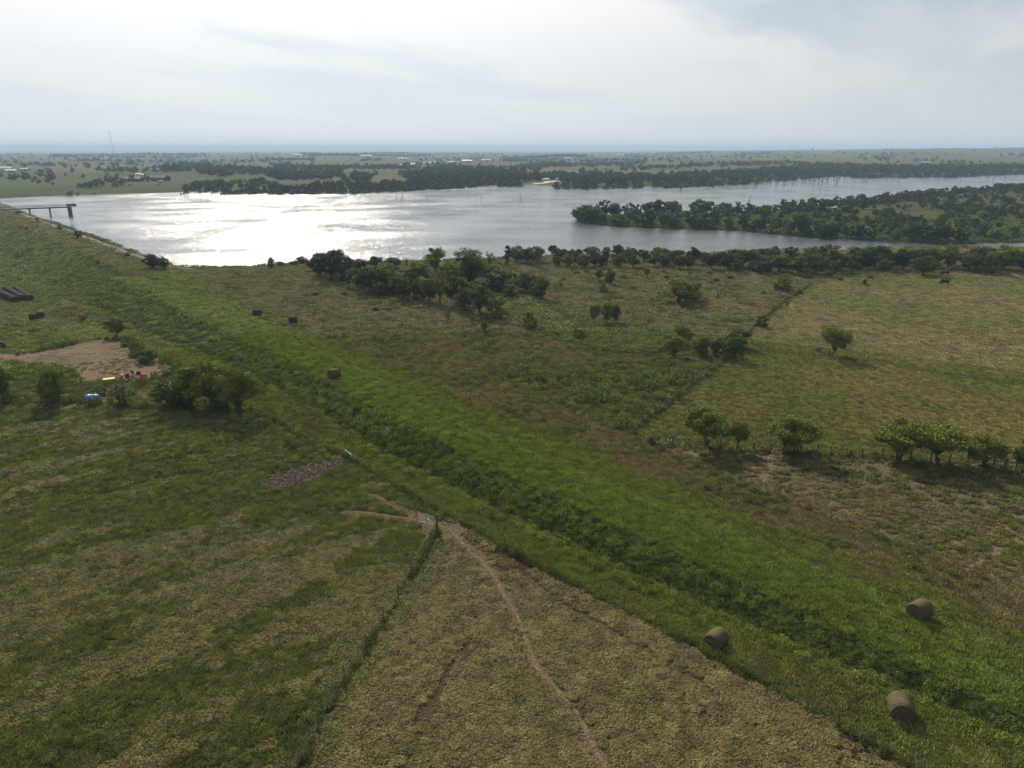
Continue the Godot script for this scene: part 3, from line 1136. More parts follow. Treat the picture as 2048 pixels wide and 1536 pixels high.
func make_trees() -> void:
	# the trees and shrubs by the clearing and the ditch fence
	for a in [
		["spreading_tree", 481, 830, 90, 84, "spreading", 1, "spreading green tree at the fence corner with a clear trunk", "tree"],
		["spreading_tree", 412, 816, 86, 100, "spreading", 1, "widest tree in the clump beside the fence corner tree", "tree"],
		["bushy_tree", 372, 820, 66, 60, "round", 2, "dark tree filling the middle of the corner clump", "tree"],
		["bushy_tree", 338, 818, 58, 66, "round", 2, "dark bushy tree at the clearing end of the corner clump", "tree"],
		["bushy_tree", 446, 824, 46, 40, "bush", 2, "low dark bush under the two big corner trees", "shrub"],
		["open_tree", 243, 813, 50, 62, "open", 0, "thin loose tree between the blue barrel and the corner clump", "tree"],
		["bushy_tree", 112, 806, 70, 66, "round", 1, "dense round tree beside the bare sapling at the clearing", "tree"],
		["bare_sapling", 164, 773, 36, 22, "bare", 4, "nearly bare sapling standing alone on the clearing edge", "tree"],
		["bushy_tree", 6, 803, 78, 52, "round", 0, "round tree on the fence line nearest the clearing track", "tree"],
		["young_tree", 232, 675, 38, 38, "spreading", 1, "young yellow green tree at the far corner of the clearing", "tree"],
		["clearing_shrub", 296, 724, 25, 40, "bush", 2, "broad dark shrub where the clearing narrows", "shrub"],
		["clearing_shrub", 198, 792, 20, 34, "bush", 0, "low green shrub behind the blue barrel", "shrub"],
		["clearing_shrub", 262, 790, 14, 24, "bush", 3, "small shrub between table and fence", "shrub"],
		["clearing_shrub", 335, 752, 12, 22, "bush", 3, "small grey green shrub by the clearing tip", "shrub"],
		["clearing_shrub", 318, 790, 18, 30, "bush", 0, "low shrub against the dark bushy tree", "shrub"],
		["clearing_shrub", 168, 638, 8, 18, "bush", 4, "grey weed shrub in the rough grass above the clearing", "shrub"],
		["clearing_shrub", 36, 710, 7, 14, "bush", 2, "tiny shrub at the clearing entrance", "shrub"],
		["clearing_shrub", 250, 693, 8, 16, "bush", 2, "little shrub beside the young corner tree", "shrub"],
		# the dam and its corner
		["lakeside_tree", 306, 536, 27, 30, "round", 5, "round tree at the lake corner of the dam, taller of a pair", "tree"],
		["lakeside_tree", 327, 537, 22, 26, "round", 5, "round tree at the lake corner of the dam, lower of a pair", "tree"],
		["dam_shrub", 255, 512, 9, 15, "bush", 5, "shrub on the dam crest next to the corner trees", "shrub"],
		["dam_shrub", 156, 476, 15, 17, "bush", 5, "largest shrub along the dam crest", "shrub"],
		["dam_shrub", 120, 459, 9, 7, "bush", 5, "small upright shrub on the dam crest", "shrub"],
		["dam_shrub", 75, 442, 7, 8, "bush", 5, "small shrub on the dam crest near the walkway", "shrub"],
		["dam_shrub", 38, 427, 7, 17, "bush", 5, "flat shrub at the foot of the intake walkway", "shrub"],
		["slope_shrub", 54, 459, 5, 8, "bush", 2, "dark shrub high on the grassed dam slope", "shrub"],
		["slope_shrub", 196, 526, 6, 11, "bush", 2, "dark shrub low on the grassed dam slope by the corner", "shrub"],
		# lone trees of the dry field and the pasture
		["pasture_tree", 1660, 712, 60, 62, "spreading", 1, "lone spreading tree in the open pasture, casting a shadow", "tree"],
		["pasture_shrub", 1636, 703, 12, 16, "open", 3, "wispy shrub at the side of the lone pasture tree", "shrub"],
		["field_bush", 1357, 606, 48, 70, "bush", 1, "large lone rounded bush in the dry field", "tree"],
		["field_bush", 1384, 600, 38, 44, "bush", 1, "side lobe bush joined to the large lone rounded bush", "shrub"],
		["field_bush", 1565, 580, 32, 44, "bush", 1, "rounded yellow green bush beside the pasture fence", "shrub"],
		["field_bush", 1558, 543, 36, 48, "round", 1, "pale round tree in front of the dark shore wood", "tree"],
		["field_sapling", 1198, 562, 24, 24, "spreading", 1, "left one of two saplings above the little round bush", "tree"],
		["field_sapling", 1221, 568, 27, 19, "round", 2, "dark one of two saplings above the little round bush", "tree"],
		["field_bush", 1206, 583, 18, 23, "bush", 1, "little round bush below the two saplings", "shrub"],
		["field_sapling", 1294, 555, 19, 15, "spreading", 1, "small lone sapling between the saplings and shore wood", "tree"],
		["field_sapling", 1122, 577, 21, 10, "open", 1, "thin yellowish sapling right of the big clump", "tree"],
		["field_sapling", 1144, 547, 15, 9, "open", 1, "thin sapling standing before the shore hedge", "tree"],
		["field_tree", 1189, 648, 40, 24, "spreading", 1, "slim tree of the three tree group in the dry field", "tree"],
		["field_tree", 1212, 647, 44, 30, "round", 1, "tallest tree of the three tree group in the dry field", "tree"],
		["field_tree", 1229, 644, 34, 20, "round", 2, "dark low tree of the three tree group in the dry field", "tree"],
		["field_tree", 1081, 598, 44, 36, "round", 0, "upright dark tree at the outer end of the big clump", "tree"],
		["field_bush", 1061, 657, 36, 37, "bush", 1, "bright round bush below the end of the big clump", "shrub"],
		["field_bush", 1157, 680, 26, 32, "bush", 0, "loose bush on the edge of the green reeds", "shrub"],
		["fence_tree", 1344, 714, 44, 58, "spreading", 1, "bright yellow green tree of the fence corner group", "tree"],
		["fence_tree", 1362, 692, 38, 42, "spreading", 1, "bright tree behind the yellow green fence corner tree", "tree"],
		["fence_tree", 1400, 713, 40, 36, "round", 0, "round middle tree of the fence corner group", "tree"],
		["fence_tree", 1433, 713, 38, 34, "round", 0, "round tree second from the pasture in the fence corner group", "tree"],
		["fence_tree", 1466, 718, 48, 50, "bush", 2, "dark tree of the fence corner group beside the pasture", "tree"],
		["fence_tree", 1478, 696, 38, 52, "round", 2, "dark tree at the back of the fence corner group", "tree"],
		["fence_shrub", 1526, 654, 24, 26, "bush", 2, "leaning shrub on the pasture fence, casting a shadow", "shrub"],
		["fence_shrub", 1357, 799, 30, 28, "open", 1, "small loose tree on the pasture fence above the corner", "tree"],
		["fence_shrub", 1590, 592, 9, 14, "open", 0, "wispy shrub on the pasture fence near the round bush", "shrub"],
		["fence_shrub", 1574, 612, 7, 6, "bush", 2, "tiny dark shrub on the pasture fence", "shrub"],
		["field_sapling", 1354, 558, 11, 9, "open", 3, "pale sapling just above the large lone bush", "tree"],
		["field_sapling", 1288, 610, 12, 8, "bare", 4, "dead little sapling beside the large lone bush", "tree"],
		["field_sapling", 1435, 599, 12, 7, "tall", 5, "small dark cedar alone in the dry field", "tree"],
		["field_sapling", 896, 641, 20, 17, "open", 0, "sapling alone below the big clump, nearest the dike", "tree"],
		["field_sapling", 945, 647, 19, 16, "open", 1, "sapling in the middle below the big clump", "tree"],
		["field_sapling", 970, 666, 24, 17, "spreading", 1, "taller sapling farthest below the big clump", "tree"],
		["field_sapling", 1000, 662, 12, 9, "open", 0, "tiny sapling beside the taller sapling below the clump", "tree"],
		# the row along the pasture fence
		["hedgerow_tree", 1412, 892, 76, 92, "spreading", 1, "tall tree of the pasture fence row nearest the corner", "tree"],
		["hedgerow_tree", 1477, 897, 54, 34, "spreading", 1, "narrow tree beside the tall corner tree of the fence row", "tree"],
		["hedgerow_tree", 1566, 903, 58, 78, "spreading", 1, "smaller tree of the touching pair in the fence row", "tree"],
		["hedgerow_tree", 1592, 906, 68, 86, "spreading", 1, "larger tree of the touching pair in the fence row", "tree"],
		["hedgerow_tree", 1796, 919, 78, 102, "spreading", 1, "wide tree of the fence row with a long shadow", "tree"],
		["hedgerow_tree", 1869, 927, 76, 108, "spreading", 1, "widest tree of the fence row, branches touching its neighbour", "tree"],
		["hedgerow_tree", 1966, 931, 62, 80, "spreading", 1, "flat topped tree of the fence row by the wooden rails", "tree"],
		["hedgerow_tree", 2050, 944, 66, 48, "round", 2, "dark dense tree past the wooden rails of the fence row", "tree"],
		["hedgerow_shrub", 1700, 913, 14, 12, "bush", 0, "small green shrub on the fence row wire", "shrub"],
		["hedgerow_shrub", 1748, 917, 15, 16, "bush", 0, "green shrub on the fence row beside the wide tree", "shrub"],
		["hedgerow_shrub", 1305, 888, 18, 26, "bush", 4, "tangled dark shrub at the paddock corner", "shrub"],
	]:
		plant_px(a[0], a[1], a[2], a[3] * 1.04, a[4] * 1.14, a[5], a[6], a[7], a[8])
	# the big clump between field and lake
	var clump_label := " in the big clump between dry field and lake"
	for a in [[667, 559, 54, 72, "round", 5], [640, 550, 40, 46, "round", 5], [688, 562, 30, 46, "bush", 0], [712, 575, 36, 40, "round", 0], [738, 584, 44, 66, "round", 2], [773, 579, 48, 62, "round", 1], [806, 598, 46, 48, "round", 2], [833, 565, 38, 60, "round", 1], [836, 598, 38, 44, "bush", 2], [872, 548, 48, 52, "spreading", 1], [880, 609, 60, 46, "open", 0], [858, 604, 44, 40, "round", 0], [913, 609, 52, 54, "round", 2], [940, 566, 60, 84, "round", 0], [905, 572, 44, 52, "round", 1], [929, 622, 46, 38, "round", 3], [962, 628, 58, 58, "round", 3], [992, 636, 40, 46, "bush", 1], [1003, 580, 40, 72, "round", 2], [980, 572, 42, 50, "round", 1], [1049, 584, 36, 44, "round", 3], [1028, 590, 34, 40, "open", 3], [1020, 596, 26, 34, "bush", 0], [944, 600, 34, 40, "round", 0], [790, 588, 32, 40, "bush", 0], [760, 592, 26, 34, "bush", 2]]:
		plant_px("clump_tree", a[0], a[1], a[2] * 1.12, a[3] * 1.15, a[4], a[5], ("tall " if a[2] > 45 else ("wide " if a[3] > a[2] * 1.2 else "low ")) + ["mid green", "yellow green", "dark green", "grey green", "olive", "blackish"][a[5]] + {"round": " rounded", "bush": " bushy", "open": " loose", "spreading": " spreading"}[a[4]] + " tree" + clump_label, "tree", "trees of the big clump")
	for a in [[543, 537, 24, 18, "round", 5, "lone dark shrub on the lake edge apart from the shore trees"], [1016, 533, 46, 28, "tall", 5, "tall dark cedar rising above the shore trees"], [1074, 537, 46, 42, "bare", 4, "grey half bare tree in the shore wood"], [872, 540, 40, 30, "bare", 3, "pale trunked tree behind the big clump"], [978, 535, 36, 32, "open", 3, "loose tree next to the tall dark cedar"], [814, 532, 20, 26, "bare", 4, "grey bare shrub behind the big clump"]]:
		plant_px("shore_tree", a[0], a[1], a[2], a[3], a[4], a[5], a[6])
	# the wood along the near shore
	var r := RandomNumberGenerator.new()
	r.seed = 8
	for a in [[576, 527, 14, 22], [604, 528, 16, 26], [622, 534, 18, 26], [588, 531, 10, 24], [751, 536, 24, 42], [720, 540, 22, 36], [787, 536, 22, 38], [700, 536, 20, 30], [560, 531, 9, 24]]:
		plant_px("shore_tree", a[0], a[1], a[2], a[3], "round", 5, "low dark tree at the waterline behind the big clump", "tree", "waterline trees behind the clump")
	var x := 1030.0
	while x < 2090.0:
		var tall := lerpf(30.0, 46.0, smooth(1350.0, 1650.0, x))
		for row in 3:
			var k: String = ["round", "round", "spreading", "round", "bush"][r.randi() % 5]
			var leaf: int = [0, 2, 5, 0, 1, 2, 3, 0][r.randi() % 8]
			var base := lerpf(533.0, 548.0, smooth(1250.0, 1650.0, x)) - row * 10.0 + r.randf_range(-3.0, 3.0)
			if row == 0 and (r.randf() < 0.35 or x < 1100.0):
				continue
			var h: float = tall * r.randf_range(0.70, 1.12) * [0.86, 1.0, 0.66][row]
			var look: String = ["mid green", "yellow green", "dark green", "grey green", "olive", "blackish green"][leaf] + " " + {"round": "rounded", "spreading": "spreading", "bush": "bushy"}[k]
			var label: String = ("tall " if h > tall else "low ") + look + [" tree in the front row of the shore wood", " tree in the middle of the shore wood", " tree at the waterline of the shore wood"][row]
			plant_px("shore_tree", x + r.randf_range(-9.0, 9.0), base, h, h * r.randf_range(0.95, 1.45), k, leaf, label, "tree", ["front row of the shore wood", "middle of the shore wood", "waterline of the shore wood"][row])
		x += r.randf_range(19.0, 30.0)
	# low dark shrubs dotted over the dry field
	for a in [[1304, 601, 5, 10], [1316, 604, 4, 8], [1319, 588, 5, 11], [1288, 585, 4, 12], [1334, 557, 6, 16], [1266, 577, 5, 18], [1247, 557, 6, 18], [1419, 547, 5, 22], [1327, 544, 5, 20], [1460, 557, 6, 18], [1482, 550, 5, 20], [1527, 587, 5, 12], [1306, 612, 4, 8], [1127, 560, 5, 14], [1172, 545, 4, 14], [1154, 547, 5, 18], [1380, 547, 4, 14], [1432, 561, 5, 20], [1421, 566, 4, 12], [1272, 545, 4, 14], [1680, 560, 5, 14], [1740, 556, 5, 18], [1620, 556, 6, 26], [1656, 551, 6, 26], [1708, 550, 5, 22], [752, 620, 6, 26], [775, 619, 6, 24], [690, 590, 7, 14], [630, 590, 6, 22], [610, 575, 5, 20], [1225, 560, 4, 14]]:
		plant_px("field_shrub", a[0], a[1], a[2] * 1.2, a[3], "bush", 4, "low dark thorny shrub dotted over the dry field", "shrub", "thorny shrubs of the dry field")
	# the wooded spit of land in the lake
	var spit := poly_from([[1147, 438], [1180, 447], [1230, 453], [1300, 455], [1400, 459], [1480, 462], [1600, 474], [1660, 478], [1750, 482], [1880, 486], [1960, 486], [2048, 484], [2150, 483], [2150, 375], [2048, 381], [1930, 390], [1850, 397], [1720, 412], [1620, 420], [1500, 429], [1320, 433], [1200, 435]], LAKE)
	var n := 0
	var placed := PackedVector2Array()
	# the edges first, then the middle
	for e in [[[1152, 440], [1180, 446], [1230, 451], [1300, 453], [1400, 457], [1480, 460], [1600, 472], [1660, 476], [1750, 480], [1880, 485], [1950, 484]], [[1170, 437], [1250, 435], [1320, 434], [1500, 430], [1620, 421], [1720, 413], [1850, 398], [1930, 391], [2048, 382]]]:
		var l := poly_from(e, LAKE)
		for i in l.size() - 1:
			var len := l[i].distance_to(l[i + 1])
			var t := 0.0
			while t < len:
				placed.append(l[i].lerp(l[i + 1], t / len) + Vector2(r.randf_range(-1.5, 1.5), r.randf_range(-3.0, 3.0)))
				t += r.randf_range(4.0, 7.0)
	var edge_count := placed.size()
	while placed.size() < edge_count + 210 and n < 30000:
		n += 1
		var p := Vector2(r.randf_range(20.0, 420.0), r.randf_range(-560.0, -240.0))
		if not Geometry2D.is_point_in_polygon(p, spit) or n_mid.get_noise_2d(p.x * 0.28, p.y * 0.28) < -0.05:
			continue
		placed.append(p)
	for i in placed.size():
		var p := placed[i]
		var y := maxf(height(p.x, p.y), LAKE)
		var edge := i < edge_count
		var h := r.randf_range(4.5, 8.0) if edge else r.randf_range(2.2, 5.0)
		if edge and p.x < 120.0:
			h *= 1.1
		var leaf: int = [5, 2, 5, 0][r.randi() % 4]
		var look: String = ["mid green", "", "dark green", "", "", "blackish green"][leaf]
		var where := "at the tip" if p.x < 70.0 else ("along the outer half" if p.x < 190.0 else "towards the mainland end")
		var label := ("tall " if h > (6.2 if edge else 3.6) else "low ") + look + (" tree on the shore of the wooded spit, " if edge else " bushy tree inside the wooded spit, ") + where
		plant("spit_tree", Vector3(p.x, y - 0.1, p.y), h, h * r.randf_range(1.0, 1.5), "distant" if i % 3 else "round", leaf, label, "tree", "trees on the edge of the spit" if edge else "trees inside the spit")

func make_thicket() -> void:
	rng.seed = 771
	var buf := PackedFloat32Array()
	var tries := 0
	while buf.size() < 16 * 650 and tries < 40000:
		tries += 1
		var p := Vector2(rng.randf_range(20.0, 520.0), rng.randf_range(-640.0, -240.0))
		if not Geometry2D.is_point_in_polygon(p, z_spit) or shore_at(p.x, p.y) < 2.0:
			continue
		if n_mid.get_noise_2d(p.x * 0.28, p.y * 0.28) < -0.16:
			continue
		var h := rng.randf_range(1.6, 4.4)
		far_tree(p, h, h * rng.randf_range(1.1, 1.9), Color(0.056, 0.080, 0.032).lerp(Color(0.080, 0.104, 0.036), rng.randf()), buf)
	add_copies("spit_thicket", crowns["distant"][3][1].duplicate(), M.leaf, buf, "dense low thicket covering the wooded spit", "thicket")

# ---------------------------------------------------------------- woods, hedges and single trees beyond the lake
func far_tree(p: Vector2, h: float, w: float, leaf: Color, buf: PackedFloat32Array) -> void:
	var a := rng.randf() * TAU
	var k := w / 5.0
	var t := rng.randf_range(0.8, 1.2)
	buf.append_array([cos(a) * k, 0.0, sin(a) * k, p.x, 0.0, h / 5.0, 0.0, height(p.x, p.y) - 0.1, -sin(a) * k, 0.0, cos(a) * k, p.y, leaf.r * t, leaf.g * t, leaf.b * t, 1.0])

func make_far_woods() -> void:
	make_protos()
	rng.seed = 313
	var bufs := [PackedFloat32Array(), PackedFloat32Array(), PackedFloat32Array()]
	var dark := Color(0.036, 0.056, 0.026)
	var green := Color(0.055, 0.078, 0.028)
	# woods traced as outlines on the ground: [outline, trees, lowest, tallest]
	for wd in [
		[[[1105, 371], [1180, 373], [1350, 370], [1480, 365], [1600, 354.5], [1680, 348.5], [1715, 352], [1900, 352], [1960, 348.5], [2100, 344], [2100, 336], [1950, 339], [1800, 340], [1720, 338], [1640, 336], [1560, 342], [1400, 352], [1200, 357], [1125, 360]], 1500, 5.0, 9.0],
		[[[440, 383], [620, 382.5], [760, 379], [915, 371.5], [920, 365], [850, 367], [700, 373], [560, 377], [480, 379]], 420, 4.0, 7.5],
		[[[900, 371], [1045, 367.5], [1080, 362], [1075, 352], [1000, 345], [860, 345], [800, 352], [830, 364]], 520, 5.0, 9.0],
		[[[355, 384], [390, 381], [450, 380], [560, 373], [520, 362], [420, 366], [370, 375]], 150, 3.0, 6.0],
		[[[320, 348], [390, 346], [420, 356], [540, 352], [540, 346], [440, 340], [390, 336], [330, 338]], 170, 5.0, 10.0],
		[[[540, 362], [660, 360], [660, 348], [560, 350]], 130, 4.0, 7.0],
		[[[1210, 352], [1320, 340], [1450, 334], [1560, 338], [1640, 334], [1560, 329], [1400, 330], [1240, 338]], 200, 4.0, 7.0],
		[[[545, 325], [630, 323], [630, 318], [545, 319]], 90, 5.0, 8.0],
		[[[547, 343], [700, 340], [700, 334], [547, 334]], 170, 4.0, 7.0],
		[[[1060, 336], [1290, 331], [1290, 326], [1060, 328]], 240, 5.0, 8.0],
		[[[1005, 324], [1175, 319], [1175, 314], [1005, 315]], 420, 5.0, 9.0],
		[[[600, 318], [860, 314], [860, 309], [600, 310]], 620, 6.0, 10.0],
		[[[100, 318], [420, 316], [420, 310], [100, 311]], 620, 6.0, 10.0],
		[[[1461, 319], [1543, 318], [1543, 312], [1461, 313]], 90, 5.0, 8.0],
		[[[1250, 317], [1420, 312], [1420, 306], [1250, 309]], 420, 6.0, 9.0],
		[[[700, 343], [900, 339], [1090, 338], [1090, 332], [900, 333], [720, 337]], 170, 4.0, 7.0],
	]:
		var poly := poly_from(wd[0], 1.0)
		var lo := Vector2(1e9, 1e9)
		var hi := Vector2(-1e9, -1e9)
		for p in poly:
			lo = lo.min(p)
			hi = hi.max(p)
		var made := 0
		var tries := 0
		while made < wd[1] and tries < 60000:
			tries += 1
			var p := Vector2(rng.randf_range(lo.x, hi.x), rng.randf_range(lo.y, hi.y))
			if not Geometry2D.is_point_in_polygon(p, poly):
				continue
			made += 1
			var h := rng.randf_range(wd[2], wd[3])
			far_tree(p, h, h * rng.randf_range(1.0, 1.6), dark.lerp(green, rng.randf()), bufs[made % 3])
	# hedges, copses and scattered trees over the fields to the horizon
	var made := 0
	var tries := 0
	while made < 3600 and tries < 90000:
		tries += 1
		var dist := 640.0 * pow(19.0, pow(rng.randf(), 0.85))
		var az := rng.randf_range(-0.72, 0.72)
		var p := Vector2(sin(az), -cos(az)) * dist
		if shore_at(p.x, p.y) < 14.0:
			continue
		var f := n_hill.get_noise_2d(p.x * 3.1 + 77.0, p.y * 3.1)
		var hedge := absf(n_hill.get_noise_2d(p.x * 1.3 + 5000.0, p.y * 1.3))
		var open := smooth(0.15, 0.5, az) * smooth(900.0, 1500.0, dist)    # the grassy rise has few trees
		if f < 0.27 + open * 0.2 and (hedge > 0.010 or open > 0.7) and rng.randf() > 0.002:
			continue
		made += 1
		var h := rng.randf_range(4.0, 9.0)
		far_tree(p, h, h * rng.randf_range(1.0, 1.7), dark.lerp(green, rng.randf()), bufs[made % 3])
	for k in 3:
		var mesh: ArrayMesh = crowns["distant"][k][1].duplicate()
		add_copies("distant_wood", mesh, M.leaf, bufs[k], ["far off woods and hedges beyond the lake", "far off woods along the opposite shore", "far off scattered trees towards the horizon"][k], "woods")
	# the larger single trees on the far fields, each a thing
	for a in [[96, 366, 14, 16], [78, 368, 10, 14], [66, 366, 8, 10], [100, 348, 14, 18], [85, 347, 10, 16], [167, 357, 10, 12], [131, 354, 9, 7], [106, 371, 7, 9], [144, 345, 7, 9], [210, 344, 9, 16], [229, 344, 9, 18], [258, 331, 10, 16], [265, 332, 11, 18], [236, 328, 8, 10], [310, 316, 6, 9], [331, 316, 6, 10], [378, 315, 6, 16], [387, 314, 5, 10], [445, 316, 5, 8], [505, 316, 5, 9], [148, 316, 6, 12], [35, 327, 7, 22], [12, 328, 8, 18], [44, 330, 6, 10], [286, 363, 8, 10], [296, 364, 6, 8], [318, 372, 4, 8], [260, 373, 5, 7], [140, 390, 9, 18], [156, 391, 7, 12], [190, 389, 4, 8], [352, 343, 18, 18], [342, 342, 13, 16], [366, 343, 14, 18], [412, 344, 12, 20], [424, 348, 10, 18], [536, 322, 7, 9], [528, 346, 7, 7], [680, 368, 10, 12], [690, 360, 8, 12], [722, 340, 8, 14], [1044, 332, 7, 12], [1060, 331, 6, 14], [1212, 342, 6, 9], [1342, 326, 8, 12], [1384, 326, 7, 9], [1368, 315, 5, 14], [1402, 314, 5, 16], [1420, 303, 4, 6], [1675, 306, 5, 6], [1718, 318, 7, 12], [1752, 319, 8, 16], [1765, 319, 8, 12], [1832, 324, 9, 20], [1850, 325, 9, 18], [1865, 324, 9, 12], [1884, 327, 7, 10], [1908, 327, 9, 18], [1925, 326, 8, 22], [1942, 327, 7, 12], [1795, 325, 5, 9], [1824, 309, 5, 12], [1892, 310, 5, 8], [2003, 314, 8, 14], [2022, 312, 8, 22], [2040, 314, 8, 18], [1960, 326, 5, 6], [1290, 318, 5, 14], [1300, 333, 5, 10]]:
		plant_px("distant_tree", a[0], a[1], a[2], a[3], "distant", [2, 5, 0][(a[0] as int) % 3], ("tall" if a[2] > 10 else ("wide" if a[3] > a[2] * 1.6 else "small")) + [" dark tree", " blackish tree", " green tree"][(a[0] as int) % 3] + (" on the green fields behind the dam end" if a[0] < 330 else (" on the fields above the wooded far shore" if a[0] < 800 else (" on the fields above the boat ramp" if a[0] < 1330 else " on the open grassy rise"))), "tree", "single trees on the far fields")

# ---------------------------------------------------------------- hay bales
func lathe(profile: Array, n: int, wobble := 0.0) -> ArrayMesh:     # round the x axis; profile of [x, radius]
	var st := st_new()
	st.set_smooth_group(0)
	for i in profile.size() - 1:
		for j in n:
			var q := []
			for c in [[i, j], [i, j + 1], [i + 1, j + 1], [i + 1, j]]:
				var a: float = TAU * (c[1] % n) / n
				var pr: Array = profile[c[0]]
				var r: float = pr[1] * (1.0 + wobble * sin(a * 3.0 + pr[0] * 4.0) + wobble * 0.7 * sin(a * 11.0 + pr[0] * 19.0))
				var y := cos(a) * r
				if y < -0.80 * pr[1]:
					y = -0.80 * pr[1] - (-0.80 * pr[1] - y) * 0.35     # settled on the ground
				q.append(Vector3(pr[0], y, sin(a) * r))
			quad(st, q[0], q[3], q[2], q[1])
	st.index()
	st.generate_normals()
	return st.commit()

var bale_meshes := []

func make_bale_meshes() -> void:
	var body := []
	for i in 25:
		var t := i / 24.0
		body.append([lerpf(-0.75, 0.75, t), 0.86 - 0.09 * pow(absf(t * 2.0 - 1.0), 6.0) + 0.022 * sin(i * 2.4) + 0.012 * sin(i * 5.1)])
	bale_meshes.append(lathe(body, 40, 0.012))
	var face := []
	for i in 15:
		face.append([(0.02 if i % 2 else -0.02) + 0.015 * i / 14.0, lerpf(0.79, 0.0, i / 14.0)])
	bale_meshes.append(lathe(face, 40, 0.012))
	var st := st_new()
	for i in 1500:
		var a := rng.randf() * TAU
		var x := rng.randf_range(-0.74, 0.74)
		var r := 0.85
		var p := Vector3(x, cos(a) * r, sin(a) * r)
		if p.y < -0.6:
			continue
		var d := (Vector3(rng.randf_range(-0.6, 0.6), -sin(a), cos(a)) + p.normalized() * 0.25).normalized()
		var s := d.cross(p).normalized() * 0.008
		var l := rng.randf_range(0.08, 0.26)
		tri(st, p - s, p + s, p + d * l)
	bale_meshes.append(st.commit())

func bale(where: Vector3, turn: float, size: float, length: float, old: bool, label: String, group := "", called := "round_hay_bale") -> void:
	var t := thing(called, label, "hay bale", where + Vector3(0, 0.69 * size - 0.03, 0), group, turn)
	var m: Material = M.hay_old if old else M.hay
	var b := part("roll", bale_meshes[0], m, t)
	var k := Vector3(length / 1.5, size, size)
	b.scale = k
	for s in [-1, 1]:
		var f := part("end_face", bale_meshes[1], m, t)
		f.position.x = s * 0.735 * k.x
		f.scale = Vector3(s * 1.0, size, size)
		if s < 0:
			f.scale.x = 1.0
			f.rotation.y = PI
	var fr := part("loose_straw", bale_meshes[2], m, t)
	fr.scale = k

func bale_px(px: float, py: float, turn: float, size: float, old: bool, label: String, group := "") -> void:
	bale(hit(px, py), turn, size, 1.35, old, label, group)

func make_bales() -> void:
	rng.seed = 12
	make_bale_meshes()
	bale_px(1838, 1232, -2.6, 0.80, false, "round hay bale on the green dike crest, farthest from the ditch fence")
	bale_px(1432, 1290, -2.35, 0.76, false, "round hay bale beside the weedy ditch fence")
	bale_px(1799, 1428, -1.85, 0.82, false, "round hay bale on the mown strip with its long shadow on grass")
	bale_px(669, 755, -2.4, 0.85, false, "lone round bale at the top edge of the weedy dike slope")
	bale_px(586, 645, -2.5, 0.85, true, "dark round bale at the brown field edge of the dike")
	bale_px(515, 632, 2.7, 0.85, true, "small dark round bale on the middle of the dike crest")
	bale_px(68, 639, 2.9, 0.9, true, "dark old bale, front one of a touching pair in rough grass")
	bale_px(80, 635, 2.75, 0.9, true, "dark old bale, back one of a touching pair in rough grass")
	bale_px(2, 697, 2.3, 0.9, false, "pale bale alone beside the clearing track")
	# three long rows of bales below the dam
	var rows := [["front", [-14, 583], [30, 603]], ["middle", [10, 581], [46, 600]], ["back", [30, 580], [60, 600]]]
	for k in 3:
		var row: Array = rows[k]
		var a := hit(row[1][0], row[1][1])
		var b := hit(row[2][0], row[2][1])
		var d := b - a
		d.y = 0.0
		var n := int(maxf(4.0, round(d.length() / 1.55)))
		n = mini(n, 14)
		d = d.normalized()
		for i in n:
			var p := b - d * (i * 1.53)
			p.y = height(p.x, p.z)
			bale(p, atan2(-d.z, d.x), 0.95, 1.5, true, "grey weathered bale in the %s row of the stack below the dam" % row[0], "%s row of stacked bales" % row[0], "stacked_hay_bale")

# ---------------------------------------------------------------- fences
var post_mesh := {}

func make_post_meshes() -> void:
	var st := st_new()
	tube(st, Vector3(0, -0.3, 0), Vector3(0, 1.25, 0), 0.095, 0.085, 7)
	post_mesh["wood"] = st.commit()
	st = st_new()
	box(st, Vector3(0, 0.5, 0), Vector3(0.055, 1.6, 0.02))
	box(st, Vector3(0, 0.5, 0.022), Vector3(0.018, 1.6, 0.04))
	post_mesh["steel"] = st.commit()
	st = st_new()
	tube(st, Vector3(0, -0.3, 0), Vector3(0, 1.7, 0), 0.11, 0.10, 8)
	post_mesh["corner"] = st.commit()

func fence(called: String, label: String, line: PackedVector2Array, spacing: float, kind: String, m: Material, tall: float, wires: int, lean := 0.05, wire_r := 0.004) -> Node3D:
	var first := Vector3(line[0].x, height(line[0].x, line[0].y), line[0].y)
	var t := thing(called, label, "fence", first)
	var tops := []
	var carry := 0.0
	for i in line.size() - 1:
		var len := line[i].distance_to(line[i + 1])
		var s := carry
		while s < len:
			var p := line[i].lerp(line[i + 1], s / len)
			tops.append(Vector3(p.x, height(p.x, p.y), p.y) - first)
			s += spacing * rng.randf_range(0.85, 1.15)
		carry = s - len
	for p in tops:
		var o := part("post", post_mesh[kind], m, t)
		o.position = p
		o.scale = Vector3(1, tall / 1.25 * rng.randf_range(0.9, 1.08), 1)
		o.rotation = Vector3(rng.randf_range(-lean, lean), rng.randf() * TAU, rng.randf_range(-lean, lean))
	for k in wires:
		var st := st_new()
		var y := tall * (0.95 - 0.27 * k)
		for i in tops.size() - 1:
			tube(st, tops[i] + Vector3.UP * y, tops[i + 1] + Vector3.UP * y, wire_r, wire_r, 3, false)
		part("wire", st.commit(), M.wire, t)
	return t

